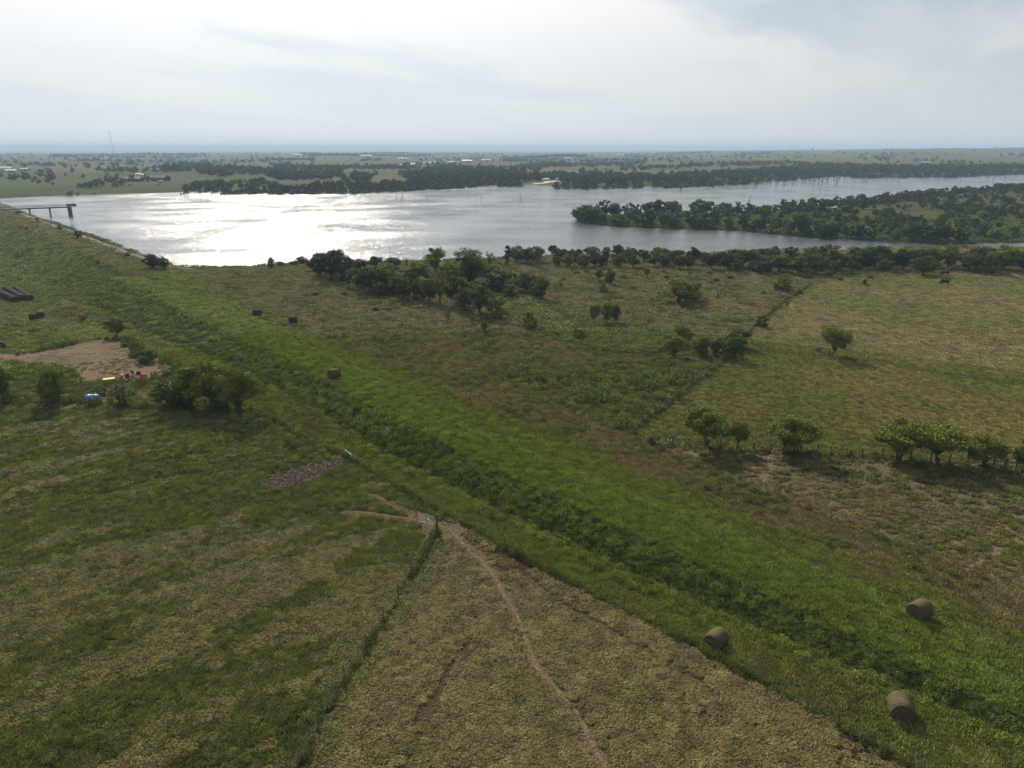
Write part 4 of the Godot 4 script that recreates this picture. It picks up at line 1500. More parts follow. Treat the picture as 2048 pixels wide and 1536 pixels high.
func make_fences() -> void:
	rng.seed = 55
	make_post_meshes()
	var a := fence_ditch.slice(2)
	fence("ditch_fence", "overgrown wire fence along the ditch between hay field and dike", a, 4.2, "steel", M.post_steel, 1.15, 3)
	var b := fence("field_fence", "steel post fence running from the gate through the hay field", fence_mid, 3.6, "steel", M.rust, 1.2, 3, 0.04, 0.012)
	var g := part("corner_post", post_mesh["corner"], M.post_wood, b)
	g.position = Vector3.ZERO
	var st := st_new()
	tube(st, Vector3(0, 1.25, 0), Vector3(fence_mid[1].x - fence_mid[0].x, 1.2, fence_mid[1].y - fence_mid[0].y), 0.03, 0.03, 6)
	part("rail", st.commit(), M.rust, b)
	fence("pasture_fence", "wire fence climbing between dry field and green pasture", poly_from([[1268, 866], [1350, 803], [1440, 733], [1500, 663], [1560, 610], [1620, 570]]), 3.5, "wood", M.post_wood, 1.2, 2)
	fence("hedgerow_fence", "close posted fence under the row of trees", poly_from([[1318, 888], [1450, 896], [1600, 905], [1700, 912], [1830, 924], [1970, 936], [2150, 952]]), 1.75, "wood", M.post_wood, 1.25, 3, 0.08)
	fence("paddock_fence", "sparse thin fence between tan paddock and mown strip", edge_e, 7.0, "steel", M.rust, 1.25, 2, 0.03, 0.004)
	fence("clearing_fence", "old fence among the trees below the clearing", poly_from([[-30, 806], [60, 808], [140, 808], [230, 812], [330, 820], [420, 824], [516, 828]], -0.3), 2.6, "wood", M.post_wood, 1.2, 2, 0.08)
	var c := fence("corral_fence", "wooden corral fence standing before the shore wood", poly_from([[1984, 546], [2000, 543], [2080, 547]]), 3.0, "wood", M.post_wood, 1.5, 0)
	for k in 3:
		var s := st_new()
		var p0 := poly_from([[1984, 546], [2000, 543], [2080, 547]])
		for i in 2:
			var u := Vector3(p0[i].x, 0, p0[i].y)
			var v := Vector3(p0[i + 1].x, 0, p0[i + 1].y)
			u.y = height(u.x, u.z) + 0.45 + 0.45 * k
			v.y = height(v.x, v.z) + 0.45 + 0.45 * k
			tube(s, u - c.position, v - c.position, 0.05, 0.05, 5)
		part("rail", s.commit(), M.post_wood, c)
	# wooden rails by the flat topped tree
	var ra := hit(1985, 938)
	var rb := hit(2030, 943)
	var rails := thing("rail_panel", "dark wooden rail panel in the fence row by the flat topped tree", "fence", ra)
	for k in 2:
		var s := st_new()
		tube(s, Vector3(0, 0.5 + 0.5 * k, 0), rb - ra + Vector3(0, 0.5 + 0.5 * k, 0), 0.06, 0.06, 6)
		part("rail", s.commit(), M.post_wood, rails)
	for k in [0.0, 0.5, 1.0]:
		var o := part("post", post_mesh["corner"], M.post_wood, rails)
		o.position = (rb - ra) * k
		o.scale = Vector3(0.9, 0.8, 0.9)
	# gate swung open beside the corner post
	var ga := hit(872, 1057)
	var gb := hit(836, 1046)
	var gate := thing("farm_gate", "grey pipe farm gate swung open at the worn cattle path", "gate", ga)
	var span := gb - ga
	for k in 5:
		var s := st_new()
		tube(s, Vector3(0, 0.25 + 0.22 * k, 0) + span * 0.08, Vector3(0, 0.25 + 0.22 * k, 0) + span, 0.019, 0.019, 6)
		part("bar", s.commit(), M.pipe_pale, gate)
	for k in [0.08, 0.5, 1.0]:
		var s := st_new()
		tube(s, Vector3(0, 0.2, 0) + span * k, Vector3(0, 1.16, 0) + span * k, 0.028, 0.028, 6)
		part("upright", s.commit(), M.pipe_pale, gate)
	var wp := hit(858, 1061)
	var ws := st_new()
	tube(ws, Vector3(0, -0.2, 0), Vector3(0, 1.15, 0), 0.045, 0.045, 8)
	var post := part("white_post", ws.commit(), M.white_plastic, self)
	post.position = wp
	tag(post, "pale post standing beside the open pipe gate", "post")
	# tall wooden brace post on the corner, and a pale pipe lying on the ditch fence
	var pa := hit(691, 912)
	var pb := hit(704, 921)
	var ps := st_new()
	tube(ps, Vector3(0, 0.75, 0), pb - pa + Vector3(0, 0.7, 0), 0.06, 0.06, 8)
	for k in [0.1, 0.9]:
		tube(ps, (pb - pa) * k - Vector3(0, 0.1, 0), (pb - pa) * k + Vector3(0, 0.75, 0), 0.05, 0.05, 6)
	var pipe := part("pipe_rail", ps.commit(), M.pipe_pale, self)
	pipe.position = pa
	tag(pipe, "pale pipe rail in the weeds of the ditch fence by the mud patch", "pipe")

# ---------------------------------------------------------------- intake tower and walkway
func make_intake() -> void:
	var tops := []
	var p3 := on(141.5, 431.5, LAKE)
	var p1 := on(61.5, 435.0, LAKE)
	var p2 := p1.lerp(p3, 0.5)
	var dir := (p3 - p1).normalized()
	var side := Vector2(-dir.y, dir.x)
	var deck := 3.4
	var start := p1 - dir * 16.0
	var o := thing("intake_walkway", "long steel walkway on piers reaching from the dam into the lake", "walkway", Vector3(start.x, LAKE, start.y))
	var base := Vector3(start.x, 0, start.y)
	var D := Vector3(dir.x, 0, dir.y)
	var S := Vector3(side.x, 0, side.y)
	var dy := deck - LAKE
	var total := (p3 - start).length()
	var basis := Basis(D, Vector3.UP, D.cross(Vector3.UP))
	var st := st_new()
	box(st, D * total * 0.5 + Vector3(0, dy, 0), Vector3(total, 0.12, 1.4), basis)
	part("deck", st.commit(), M.concrete, o)
	for s in [-1, 1]:
		st = st_new()
		box(st, D * total * 0.5 + Vector3(0, dy - 0.35, 0) + S * s * 0.62, Vector3(total, 0.55, 0.16), basis)
		part("girder", st.commit(), M.steel_dark, o)
		for y in [0.55, 1.1]:
			st = st_new()
			tube(st, Vector3(0, dy + y, 0) + S * s * 0.68, D * total + Vector3(0, dy + y, 0) + S * s * 0.68, 0.035, 0.035, 5)
			part("handrail", st.commit(), M.steel_dark, o)
		var x := 0.0
		while x <= total:
			st = st_new()
			tube(st, D * x + Vector3(0, dy, 0) + S * s * 0.68, D * x + Vector3(0, dy + 1.1, 0) + S * s * 0.68, 0.04, 0.04, 5)
			part("baluster", st.commit(), M.steel_dark, o)
			x += 2.6
	for p in [p1, p2]:
		st = st_new()
		var q := Vector3(p.x, 0, p.y) - base
		box(st, q + Vector3(0, (dy - 0.6) * 0.5 - 1.2, 0), Vector3(0.75, dy + 2.0, 1.3), basis)
		box(st, q + Vector3(0, dy - 0.85, 0), Vector3(1.1, 0.45, 1.7), basis)
		part("pier", st.commit(), M.concrete, o)
	st = st_new()
	var q3 := Vector3(p3.x, 0, p3.y) - base
	box(st, q3 + Vector3(0, (dy - 0.2) * 0.5 - 1.2, 0), Vector3(1.9, dy + 2.1, 1.9), basis)
	part("intake_tower", st.commit(), M.steel_dark, o)
	st = st_new()
	box(st, q3 + D * 1.2 + Vector3(0, dy + 0.1, 0), Vector3(4.4, 0.3, 3.2), basis)
	var plat := part("platform", st.commit(), M.steel_dark, o)
	for s in [[-1, 0], [1, 0], [0, 1]]:
		st = st_new()
		var c: Vector3 = q3 + D * 1.2 + Vector3(0, dy + 0.75, 0) + S * s[0] * 1.55 + D * s[1] * 2.15
		box(st, c, Vector3(4.4, 0.95, 0.08) if s[1] == 0 else Vector3(0.08, 0.95, 3.1), basis)
		part("guard_panel", st.commit(), M.steel_dark, plat)
	st = st_new()
	tube(st, q3 - D * 0.8 + Vector3(0, dy, 0), q3 - D * 0.8 + Vector3(0, dy + 2.5, 0), 0.08, 0.06, 6)
	box(st, q3 - D * 0.8 + Vector3(0, dy + 2.5, 0), Vector3(0.3, 0.3, 0.3), basis)
	part("gate_lift", st.commit(), M.steel_dark, o)

# ---------------------------------------------------------------- the camp on the clearing
func chair(px: float, py: float, turn: float, m: Material, label: String) -> void:
	var o := thing("camp_chair", label, "chair", hit(px, py), "camp chairs round the fire ring", turn)
	var st := st_new()
	box(st, Vector3(0, 0.44, 0), Vector3(0.58, 0.05, 0.54))
	part("seat", st.commit(), m, o)
	st = st_new()
	box(st, Vector3(0, 0.75, -0.32), Vector3(0.60, 0.62, 0.05), Basis(Vector3.RIGHT, -0.22))
	part("backrest", st.commit(), m, o)
	for s in [-1, 1]:
		st = st_new()
		box(st, Vector3(s * 0.34, 0.64, -0.02), Vector3(0.09, 0.04, 0.52))
		part("armrest", st.commit(), m, o)
		for f in [-1, 1]:
			st = st_new()
			tube(st, Vector3(s * 0.32, 0.0, f * 0.28), Vector3(s * 0.28, 0.63 if f > 0 else 1.02, f * 0.26 - (0.08 if f < 0 else 0.0)), 0.015, 0.015, 5)
			part("leg", st.commit(), M.steel_dark, o)

func make_camp() -> void:
	var a := hit(208, 770)
	var b := hit(231, 767)
	var span := b - a
	span.y = 0.0
	var len := span.length()
	var o := thing("work_table", "long pale wooden table on the tan clearing", "table", a, "", atan2(-span.z, span.x))
	for k in 3:
		var st := st_new()
		box(st, Vector3(len * 0.5, 0.88, -0.30 + 0.30 * k), Vector3(len, 0.045, 0.29))
		part("plank", st.commit(), M.lumber, o)
	for x in [0.12, len - 0.12]:
		for z in [-0.36, 0.36]:
			var st := st_new()
			box(st, Vector3(x, 0.43, z), Vector3(0.09, 0.86, 0.09))
			part("leg", st.commit(), M.lumber_dark, o)
		var sb := st_new()
		box(sb, Vector3(x, 0.78, 0), Vector3(0.05, 0.1, 0.64))
		part("crossbar", sb.commit(), M.lumber_dark, o)
	chair(258, 762, 0.9, M.maroon_cloth, "maroon camp chair between the table and fire ring")
	chair(279, 762, -0.7, M.red_cloth, "bright red camp chair by the fire ring")
	chair(269, 752, 2.8, M.grey_cloth, "grey camp chair behind the fire ring")
	chair(277, 755, -2.4, M.navy_cloth, "dark blue camp chair behind the red chair")
	# fire ring of stones
	var fp := hit(267, 757)
	var ring := thing("fire_ring", "small ring of stones with ash between the camp chairs", "fire pit", fp)
	for i in 11:
		var an := TAU * i / 11.0
		var st := st_new()
		box(st, Vector3(cos(an) * 0.55, 0.09, sin(an) * 0.55), Vector3(0.24, 0.2, 0.2), Basis(Vector3.UP, an + 0.3) * Basis(Vector3.RIGHT, 0.3 * sin(i * 2.0)))
		part("stone", st.commit(), M.stone_grey, ring)
	var ash := CylinderMesh.new()
	ash.top_radius = 0.42
	ash.bottom_radius = 0.5
	ash.height = 0.08
	ash.radial_segments = 14
	part("ash_bed", ash, M.ash, ring).position.y = 0.03
	# bench with a dark cushion beside the table
	var bp := hit(235, 759)
	var bench := thing("low_bench", "low dark red bench at the end of the wooden table", "bench", bp, "", 0.2)
	var sb2 := st_new()
	box(sb2, Vector3(0, 0.42, 0), Vector3(1.2, 0.08, 0.36))
	part("seat", sb2.commit(), M.maroon_cloth, bench)
	for s in [-1, 1]:
		var st := st_new()
		box(st, Vector3(s * 0.48, 0.19, 0), Vector3(0.06, 0.38, 0.3))
		part("leg", st.commit(), M.lumber_dark, bench)
	# orange bucket
	var up := hit(245, 754)
	var bucket := thing("plastic_bucket", "small orange bucket standing on the clearing", "bucket", up)
	var bs := st_new()
	tube(bs, Vector3.ZERO, Vector3(0, 0.38, 0), 0.13, 0.17, 12)
	var pail := part("pail", bs.commit(), M.orange_plastic, bucket)
	bs = st_new()
	for i in 8:
		var p := PI * i / 8.0
		var q := PI * (i + 1) / 8.0
		tube(bs, Vector3(cos(p) * 0.17, 0.36 + sin(p) * 0.14, 0), Vector3(cos(q) * 0.17, 0.36 + sin(q) * 0.14, 0), 0.008, 0.008, 4)
	part("handle", bs.commit(), M.steel_dark, pail)
	# blue barrel lying on its side
	var rp := hit(186, 803)
	var barrel := thing("blue_barrel", "bright blue plastic barrel lying on the fence line", "barrel", rp + Vector3(0, 0.50, 0), "", 0.1)
	var prof := [[-0.86, 0.0], [-0.86, 0.42], [-0.82, 0.48], [-0.5, 0.53], [-0.46, 0.56], [-0.40, 0.53], [0.0, 0.55], [0.40, 0.53], [0.46, 0.56], [0.5, 0.53], [0.82, 0.48], [0.86, 0.42], [0.86, 0.0]]
	var drum := part("drum", lathe(prof, 24), M.blue_plastic, barrel)
	for s in [-1, 1]:
		var st := st_new()
		tube(st, Vector3(s * 0.85, 0.25, 0.1), Vector3(s * 0.90, 0.25, 0.1), 0.05, 0.05, 8)
		part("bung", st.commit(), M.steel_dark, drum)
	# white feed tub
	var tp := hit(40, 803)
	var tub := thing("feed_tub", "white tipped tub in the grass by the fence", "tub", tp + Vector3(0, 0.2, 0), "", 0.5)
	part("shell", lathe([[-0.4, 0.0], [-0.4, 0.22], [0.3, 0.30], [0.42, 0.31], [0.42, 0.28], [-0.36, 0.19], [-0.36, 0.0]], 18), M.white_plastic, tub)

# ---------------------------------------------------------------- cattle
func cow_mesh() -> ArrayMesh:
	# bones of a grazing cow: from, to, radii (x is along the body, head towards +x)
	var bones := []
	for q in [
		[[-0.75, 1.02, 0], [0.0, 0.96, 0], 0.34, 0.37], [[0.0, 0.96, 0], [0.65, 1.0, 0], 0.37, 0.35], [[-0.85, 1.18, 0], [0.7, 1.2, 0], 0.17, 0.16],
		[[0.75, 1.02, 0], [1.15, 0.72, 0], 0.26, 0.17], [[1.15, 0.72, 0], [1.28, 0.40, 0], 0.16, 0.13], [[1.28, 0.40, 0], [1.36, 0.12, 0], 0.13, 0.085],
		[[1.18, 0.62, 0.08], [1.14, 0.66, 0.26], 0.05, 0.04], [[1.18, 0.62, -0.08], [1.14, 0.66, -0.26], 0.05, 0.04],
		[[0.62, 0.85, 0.17], [0.66, 0.45, 0.17], 0.15, 0.08], [[0.66, 0.45, 0.17], [0.64, 0.06, 0.17], 0.075, 0.065],
		[[0.62, 0.85, -0.17], [0.52, 0.45, -0.17], 0.15, 0.08], [[0.52, 0.45, -0.17], [0.50, 0.06, -0.17], 0.075, 0.065],
		[[-0.78, 0.95, 0.18], [-0.66, 0.62, 0.18], 0.22, 0.12], [[-0.66, 0.62, 0.18], [-0.84, 0.42, 0.18], 0.11, 0.075], [[-0.84, 0.42, 0.18], [-0.80, 0.06, 0.18], 0.07, 0.065],
		[[-0.78, 0.95, -0.18], [-0.72, 0.62, -0.18], 0.22, 0.12], [[-0.72, 0.62, -0.18], [-0.95, 0.42, -0.18], 0.11, 0.075], [[-0.95, 0.42, -0.18], [-0.92, 0.06, -0.18], 0.07, 0.065],
		[[-1.08, 1.18, 0], [-1.17, 0.9, 0], 0.05, 0.035], [[-1.17, 0.9, 0], [-1.15, 0.5, 0], 0.035, 0.055]]:
		bones.append([Vector3(q[0][0], q[0][1], q[0][2]), Vector3(q[1][0], q[1][1], q[1][2]), q[2], q[3]])
	var lo := Vector3(-1.3, -0.05, -0.5)
	var cell := 0.045
	var nx := 64
	var ny := 33
	var nz := 23
	var f := PackedFloat32Array()
	f.resize(nx * ny * nz)
	f.fill(1.0)
	for b in bones:
		var a: Vector3 = b[0]
		var t: Vector3 = b[1] - a
		var reach: float = maxf(b[2], b[3]) + 0.16
		var mn := ((a.min(b[1]) - Vector3.ONE * reach - lo) / cell).floor()
		var mx := ((a.max(b[1]) + Vector3.ONE * reach - lo) / cell).ceil()
		for k in range(maxi(0, int(mn.z)), mini(nz, int(mx.z))):
			for j in range(maxi(0, int(mn.y)), mini(ny, int(mx.y))):
				for i in range(maxi(0, int(mn.x)), mini(nx, int(mx.x))):
					var p := lo + Vector3(i, j, k) * cell
					var u := clampf((p - a).dot(t) / t.length_squared(), 0.0, 1.0)
					var d := p.distance_to(a + t * u) - lerpf(b[2], b[3], u)
					var q := (k * ny + j) * nx + i
					var e := f[q]
					var h := clampf(0.5 + 0.5 * (e - d) / 0.07, 0.0, 1.0)
					f[q] = lerpf(e, d, h) - 0.07 * h * (1.0 - h)
	var st := st_new()
	var ids := {}
	var pts := PackedVector3Array()
	for k in nz - 1:
		for j in ny - 1:
			for i in nx - 1:
				var sum := Vector3.ZERO
				var n := 0
				for e in [[0, 0, 0, 1, 0, 0], [0, 1, 0, 1, 1, 0], [0, 0, 1, 1, 0, 1], [0, 1, 1, 1, 1, 1], [0, 0, 0, 0, 1, 0], [1, 0, 0, 1, 1, 0], [0, 0, 1, 0, 1, 1], [1, 0, 1, 1, 1, 1], [0, 0, 0, 0, 0, 1], [1, 0, 0, 1, 0, 1], [0, 1, 0, 0, 1, 1], [1, 1, 0, 1, 1, 1]]:
					var a := f[((k + e[2]) * ny + j + e[1]) * nx + i + e[0]]
					var b := f[((k + e[5]) * ny + j + e[4]) * nx + i + e[3]]
					if (a < 0.0) != (b < 0.0):
						sum += Vector3(i + e[0], j + e[1], k + e[2]).lerp(Vector3(i + e[3], j + e[4], k + e[5]), a / (a - b))
						n += 1
				if n:
					ids[(k * ny + j) * nx + i] = pts.size()
					pts.append(lo + sum / n * cell)
	for p in pts:
		st.add_vertex(p)
	var up := [1, nx, nx * ny]
	for k in range(1, nz - 1):
		for j in range(1, ny - 1):
			for i in range(1, nx - 1):
				var q := (k * ny + j) * nx + i
				for ax in 3:
					var a := f[q] < 0.0
					if a == (f[q + up[ax]] < 0.0):
						continue
					var u: int = up[(ax + 1) % 3]
					var w: int = up[(ax + 2) % 3]
					var c := [ids[q - u - w], ids[q - w], ids[q], ids[q - u]]
					if not a:
						c = [c[3], c[2], c[1], c[0]]
					for m in [0, 2, 1, 0, 3, 2]:
						st.add_index(c[m])
	st.generate_normals()
	return st.commit()

func make_cattle() -> void:
	var m := cow_mesh()
	for a in [[1888, 570, PI - 0.15, "cow_black", "black cow grazing broadside in the far pasture"], [1729, 569, 0.95, "cow_black", "black cow grazing end on beside the dry field"], [1889, 551, 2.9, "cow_brown", "brown cow grazing close under the shore wood"]]:
		var o := part("cow", m, M[a[3]], self)
		o.position = hit(a[0], a[1])
		o.rotation.y = a[2]
		tag(o, a[4], "cow", "grazing cattle")

# ---------------------------------------------------------------- far buildings, roads, mast
func building(px: float, py: float, wide: float, deep: float, tall: float, roof_rise: float, turn: float, wall: String, roof: String, label: String, windows := 2) -> void:
	var p := hit(px, py)
	var o := thing("farm_building", label, "building", p - Vector3(0, 0.2, 0), "", turn)
	var hw := wide * 0.5
	var hd := deep * 0.5
	var st := st_new()
	for s in [-1, 1]:
		quad(st, Vector3(-hw, 0, s * hd), Vector3(hw, 0, s * hd), Vector3(hw, tall, s * hd), Vector3(-hw, tall, s * hd))
		quad(st, Vector3(s * hw, 0, -hd), Vector3(s * hw, 0, hd), Vector3(s * hw, tall, hd), Vector3(s * hw, tall, -hd))
		tri(st, Vector3(s * hw, tall, -hd), Vector3(s * hw, tall, hd), Vector3(s * hw, tall + roof_rise, 0))
	part("wall", st.commit(), M[wall], o)
	for s in [-1, 1]:
		st = st_new()
		var e := 0.5
		var slope := roof_rise / hd
		var a := Vector3(-hw - e, tall - e * slope, s * (hd + e))
		var b := Vector3(hw + e, tall - e * slope, s * (hd + e))
		var c := Vector3(hw + e, tall + roof_rise, 0)
		var d := Vector3(-hw - e, tall + roof_rise, 0)
		var up := Vector3(0, 0.18, 0)
		quad(st, a + up, b + up, c + up, d + up)
		quad(st, a, b, c, d)
		quad(st, a, b, b + up, a + up)
		quad(st, a, d, d + up, a + up)
		quad(st, b, c, c + up, b + up)
		part("roof", st.commit(), M[roof], o)
	st = st_new()
	box(st, Vector3(hw * 0.3, tall * 0.38, hd + 0.04), Vector3(minf(3.6, wide * 0.2), tall * 0.76, 0.12))
	part("door", st.commit(), M.door_dark, o)
	for i in windows:
		st = st_new()
		box(st, Vector3(lerpf(-hw * 0.8, -hw * 0.1, i / maxf(1.0, windows - 1.0)), tall * 0.55, hd + 0.03), Vector3(1.3, 1.2, 0.1))
		var fr := part("window", st.commit(), M.wall_white, o)
		var gl := st_new()
		box(gl, Vector3(lerpf(-hw * 0.8, -hw * 0.1, i / maxf(1.0, windows - 1.0)), tall * 0.55, hd + 0.06), Vector3(1.06, 0.96, 0.08))
		part("pane", gl.commit(), M.glass_dark, fr)

func strip(called: String, label: String, line: Array, wide: float, m: Material, lift := 0.06) -> void:
	var pts := []
	for q in line:
		pts.append(hit(q[0], q[1]))
	var st := st_new()
	var prev := []
	for i in pts.size():
		var a: Vector3 = pts[maxi(0, i - 1)]
		var b: Vector3 = pts[mini(pts.size() - 1, i + 1)]
		var d := (b - a).normalized()
		var s := Vector3(-d.z, 0, d.x) * wide * 0.5
		var l: Vector3 = pts[i] - s
		var r: Vector3 = pts[i] + s
		l.y = height(l.x, l.z) + lift
		r.y = height(r.x, r.z) + lift
		if i > 0:
			for k in 8:                                        # follow the ground in between
				var t0 := k / 8.0
				var t1 := (k + 1) / 8.0
				var q := [prev[0].lerp(l, t0), prev[1].lerp(r, t0), prev[1].lerp(r, t1), prev[0].lerp(l, t1)]
				for n in 4:
					q[n].y = height(q[n].x, q[n].z) + lift
				quad(st, q[0], q[1], q[2], q[3])
		prev = [l, r]
	var o := part(called, st.commit(), m, self)
	tag(o, label, "road", "", "structure")

func make_buildings() -> void:
	building(269, 363, 14.0, 9.0, 3.2, 1.8, 0.1, "wall_dark", "roof_dark", "long dark barn with a blue black roof beyond the lake")
	building(322, 362, 16.0, 10.0, 3.6, 2.6, -0.2, "wall_dark", "roof_dark", "dark roofed farmhouse beside the pale driveway", 4)
	building(323, 366, 3.4, 2.6, 2.2, 0.8, 0.0, "wall_white", "roof_white", "tiny white shed before the dark farmhouse", 1)
	building(298, 359, 8.0, 5.0, 2.6, 1.0, 0.0, "wall_grey", "roof_grey", "low grey carport between dark barn and farmhouse", 1)
	building(9, 343, 22.0, 14.0, 4.6, 2.2, 0.2, "wall_white", "roof_white", "larger white barn on the far fields near the dam")
	building(24, 345, 14.0, 9.0, 3.0, 1.2, 0.1, "wall_white", "roof_grey", "smaller white shed joined to the larger white barn")
	building(51, 342, 10.0, 7.0, 3.0, 1.2, 0.0, "wall_grey", "roof_grey", "small grey shed near the white barns", 1)
	building(313, 343, 15.0, 6.0, 2.8, 1.2, 0.0, "wall_white", "roof_white", "long low white building under the tall dark trees")
	building(237, 321, 16.0, 10.0, 3.6, 1.6, 0.0, "wall_white", "roof_white", "small white building on the fields before the mast")
	building(595, 313, 34.0, 20.0, 6.0, 3.0, 0.0, "wall_white", "roof_white", "white roofed building near the horizon left of the road")
	building(733, 315, 40.0, 20.0, 5.5, 3.0, 0.0, "wall_white", "roof_white", "bright white long roof near the horizon")
	building(807, 320, 32.0, 16.0, 4.5, 2.4, 0.0, "wall_white", "roof_white", "bright roofed barn behind the pale road")
	building(972, 324, 26.0, 14.0, 4.5, 2.2, 0.0, "wall_white", "roof_white", "white roofed barn right of the pale road")
	building(934, 325, 22.0, 12.0, 4.0, 2.0, 0.0, "wall_white", "roof_grey", "grey roofed barn at the end of the pale road")
	building(1136, 319, 30.0, 14.0, 4.0, 2.0, 0.0, "wall_white", "roof_white", "white barn beyond the boat ramp woods")
	building(1240, 312, 34.0, 18.0, 6.0, 3.0, 0.0, "wall_white", "roof_white", "bright white barn near the utility pole")
	building(1850, 328, 14.0, 9.0, 3.4, 1.8, 0.0, "wall_grey", "roof_grey", "grey house among the trees on the grassy rise")
	building(2005, 313, 18.0, 10.0, 3.6, 2.0, 0.0, "wall_grey", "roof_grey", "grey house on top of the grassy rise")
	strip("farm_driveway", "pale curved driveway to the dark farmhouse", [[268, 349], [275, 346], [292, 350], [296, 354], [288, 358], [284, 361]], 5.0, M.gravel)
	strip("country_road", "pale straight road across the far fields", [[790, 331], [830, 327], [860, 325.5], [905, 323]], 16.0, M.gravel, 0.3)
	strip("boat_ramp_lot", "tan gravel parking lot above the boat ramp", [[1062, 359], [1090, 357.5], [1124, 357]], 18.0, M.gravel, 0.2)
	strip("boat_ramp", "pale ramp running down to the lake", [[1112, 362], [1090, 366], [1066, 368]], 8.0, M.gravel, 0.15)
	# lattice mast with a platform on top
	var p := hit(232, 322)
	var top := 54.0 * px_size(p)
	var o := thing("radio_mast", "thin lattice mast with a small platform above the horizon", "mast", p)
	for k in 3:
		var st := st_new()
		var a := TAU * k / 3.0
		tube(st, Vector3(cos(a), 0, sin(a)) * 1.3, Vector3(cos(a) * 0.4, top, sin(a) * 0.4) + Vector3(-top * 0.08, 0, 0), 0.12, 0.09, 5)
		part("leg", st.commit(), M.wall_grey, o)
	for k in 9:
		var st := st_new()
		var y := top * (k + 0.5) / 9.0
		for j in 3:
			var a := TAU * j / 3.0
			var b := TAU * (j + 1) / 3.0
			var r := lerpf(1.3, 0.4, y / top)
			var sh := Vector3(-top * 0.08 * y / top, y, 0)
			tube(st, Vector3(cos(a), 0, sin(a)) * r + sh, Vector3(cos(b), 0, sin(b)) * r + sh + Vector3(0, top / 12.0, 0), 0.06, 0.06, 4)
		part("brace", st.commit(), M.mast_red, o)
	var ms := st_new()
	tube(ms, Vector3(-top * 0.08, top, 0), Vector3(-top * 0.08, top + 1.2, 0), 1.9, 1.9, 14)
	part("platform", ms.commit(), M.mast_red, o)
	# utility poles
	for q in [[1250, 309, 12, "utility pole beside the bright white barn"], [1557, 321, 11, "utility pole on the grassy rise"], [1690, 311, 8, "utility pole near the ridge of the grassy rise"]]:
		var pp := hit(q[0], q[1])
		var hgt: float = q[2] * px_size(pp)
		var u := thing("utility_pole", q[3], "pole", pp)
		var st := st_new()
		tube(st, Vector3.ZERO, Vector3(0, hgt, 0), 0.35, 0.28, 6)
		part("mast", st.commit(), M.post_wood, u)
		st = st_new()
		box(st, Vector3(0, hgt * 0.93, 0), Vector3(hgt * 0.22, 0.4, 0.4))
		part("crossarm", st.commit(), M.post_wood, u)

# ---------------------------------------------------------------- cattle paths
func worn_path(called: String, label: String, line: PackedVector2Array, wide: float, c: Color) -> void:
	var v := PackedVector3Array()
	var col := PackedColorArray()
	var idx := PackedInt32Array()
	var k := 0
	for i in line.size() - 1:
		var len := line[i].distance_to(line[i + 1])
		var d0 := (line[i] - line[maxi(0, i - 1)]).normalized() if i > 0 else (line[1] - line[0]).normalized()
		var d1 := (line[i + 1] - line[i]).normalized()
		var t := 0.0
		while t < len:
			var p := line[i].lerp(line[i + 1], t / len)
			var d := d0.lerp(d1, clampf(t / len * 2.0 + 0.5, 0.0, 1.0)).normalized()
			var s := Vector2(-d.y, d.x)
			p += s * n_mid.get_noise_2d(p.x * 2.0, p.y * 2.0) * 0.25
			for j in 4:
				var o: float = wide * [-0.5, -0.2, 0.2, 0.5][j]
				o *= 1.0 + 0.35 * n_fine.get_noise_2d(p.x * 1.3 + j * 9.0, p.y * 1.3)
				var q := p + s * o
				v.append(Vector3(q.x, height(q.x, q.y) + [0.02, 0.05, 0.05, 0.02][j], q.y))
				var tone := 1.0 + 0.35 * n_fine.get_noise_2d(q.x * 3.0, q.y * 3.0)
				col.append(Color(c.r * tone, c.g * tone, c.b * tone))
			if k > 0:
				for j in 3:
					var a := (k - 1) * 4 + j
					idx.append_array([a, a + 1, a + 4, a + 4, a + 1, a + 5])
			k += 1
			t += 0.35
	var o := part(called, flat_mesh(v, col, idx), M.soil, self)
	tag(o, label, "path", "", "structure")

func make_paths() -> void:
	worn_path("cattle_path", "narrow bare cattle path winding through the cut hay field", path_a, 0.28, Color(0.190, 0.156, 0.088))
	worn_path("side_path", "faint path leading from the gate past the mud patch", path_b, 0.18, Color(0.150, 0.130, 0.070))

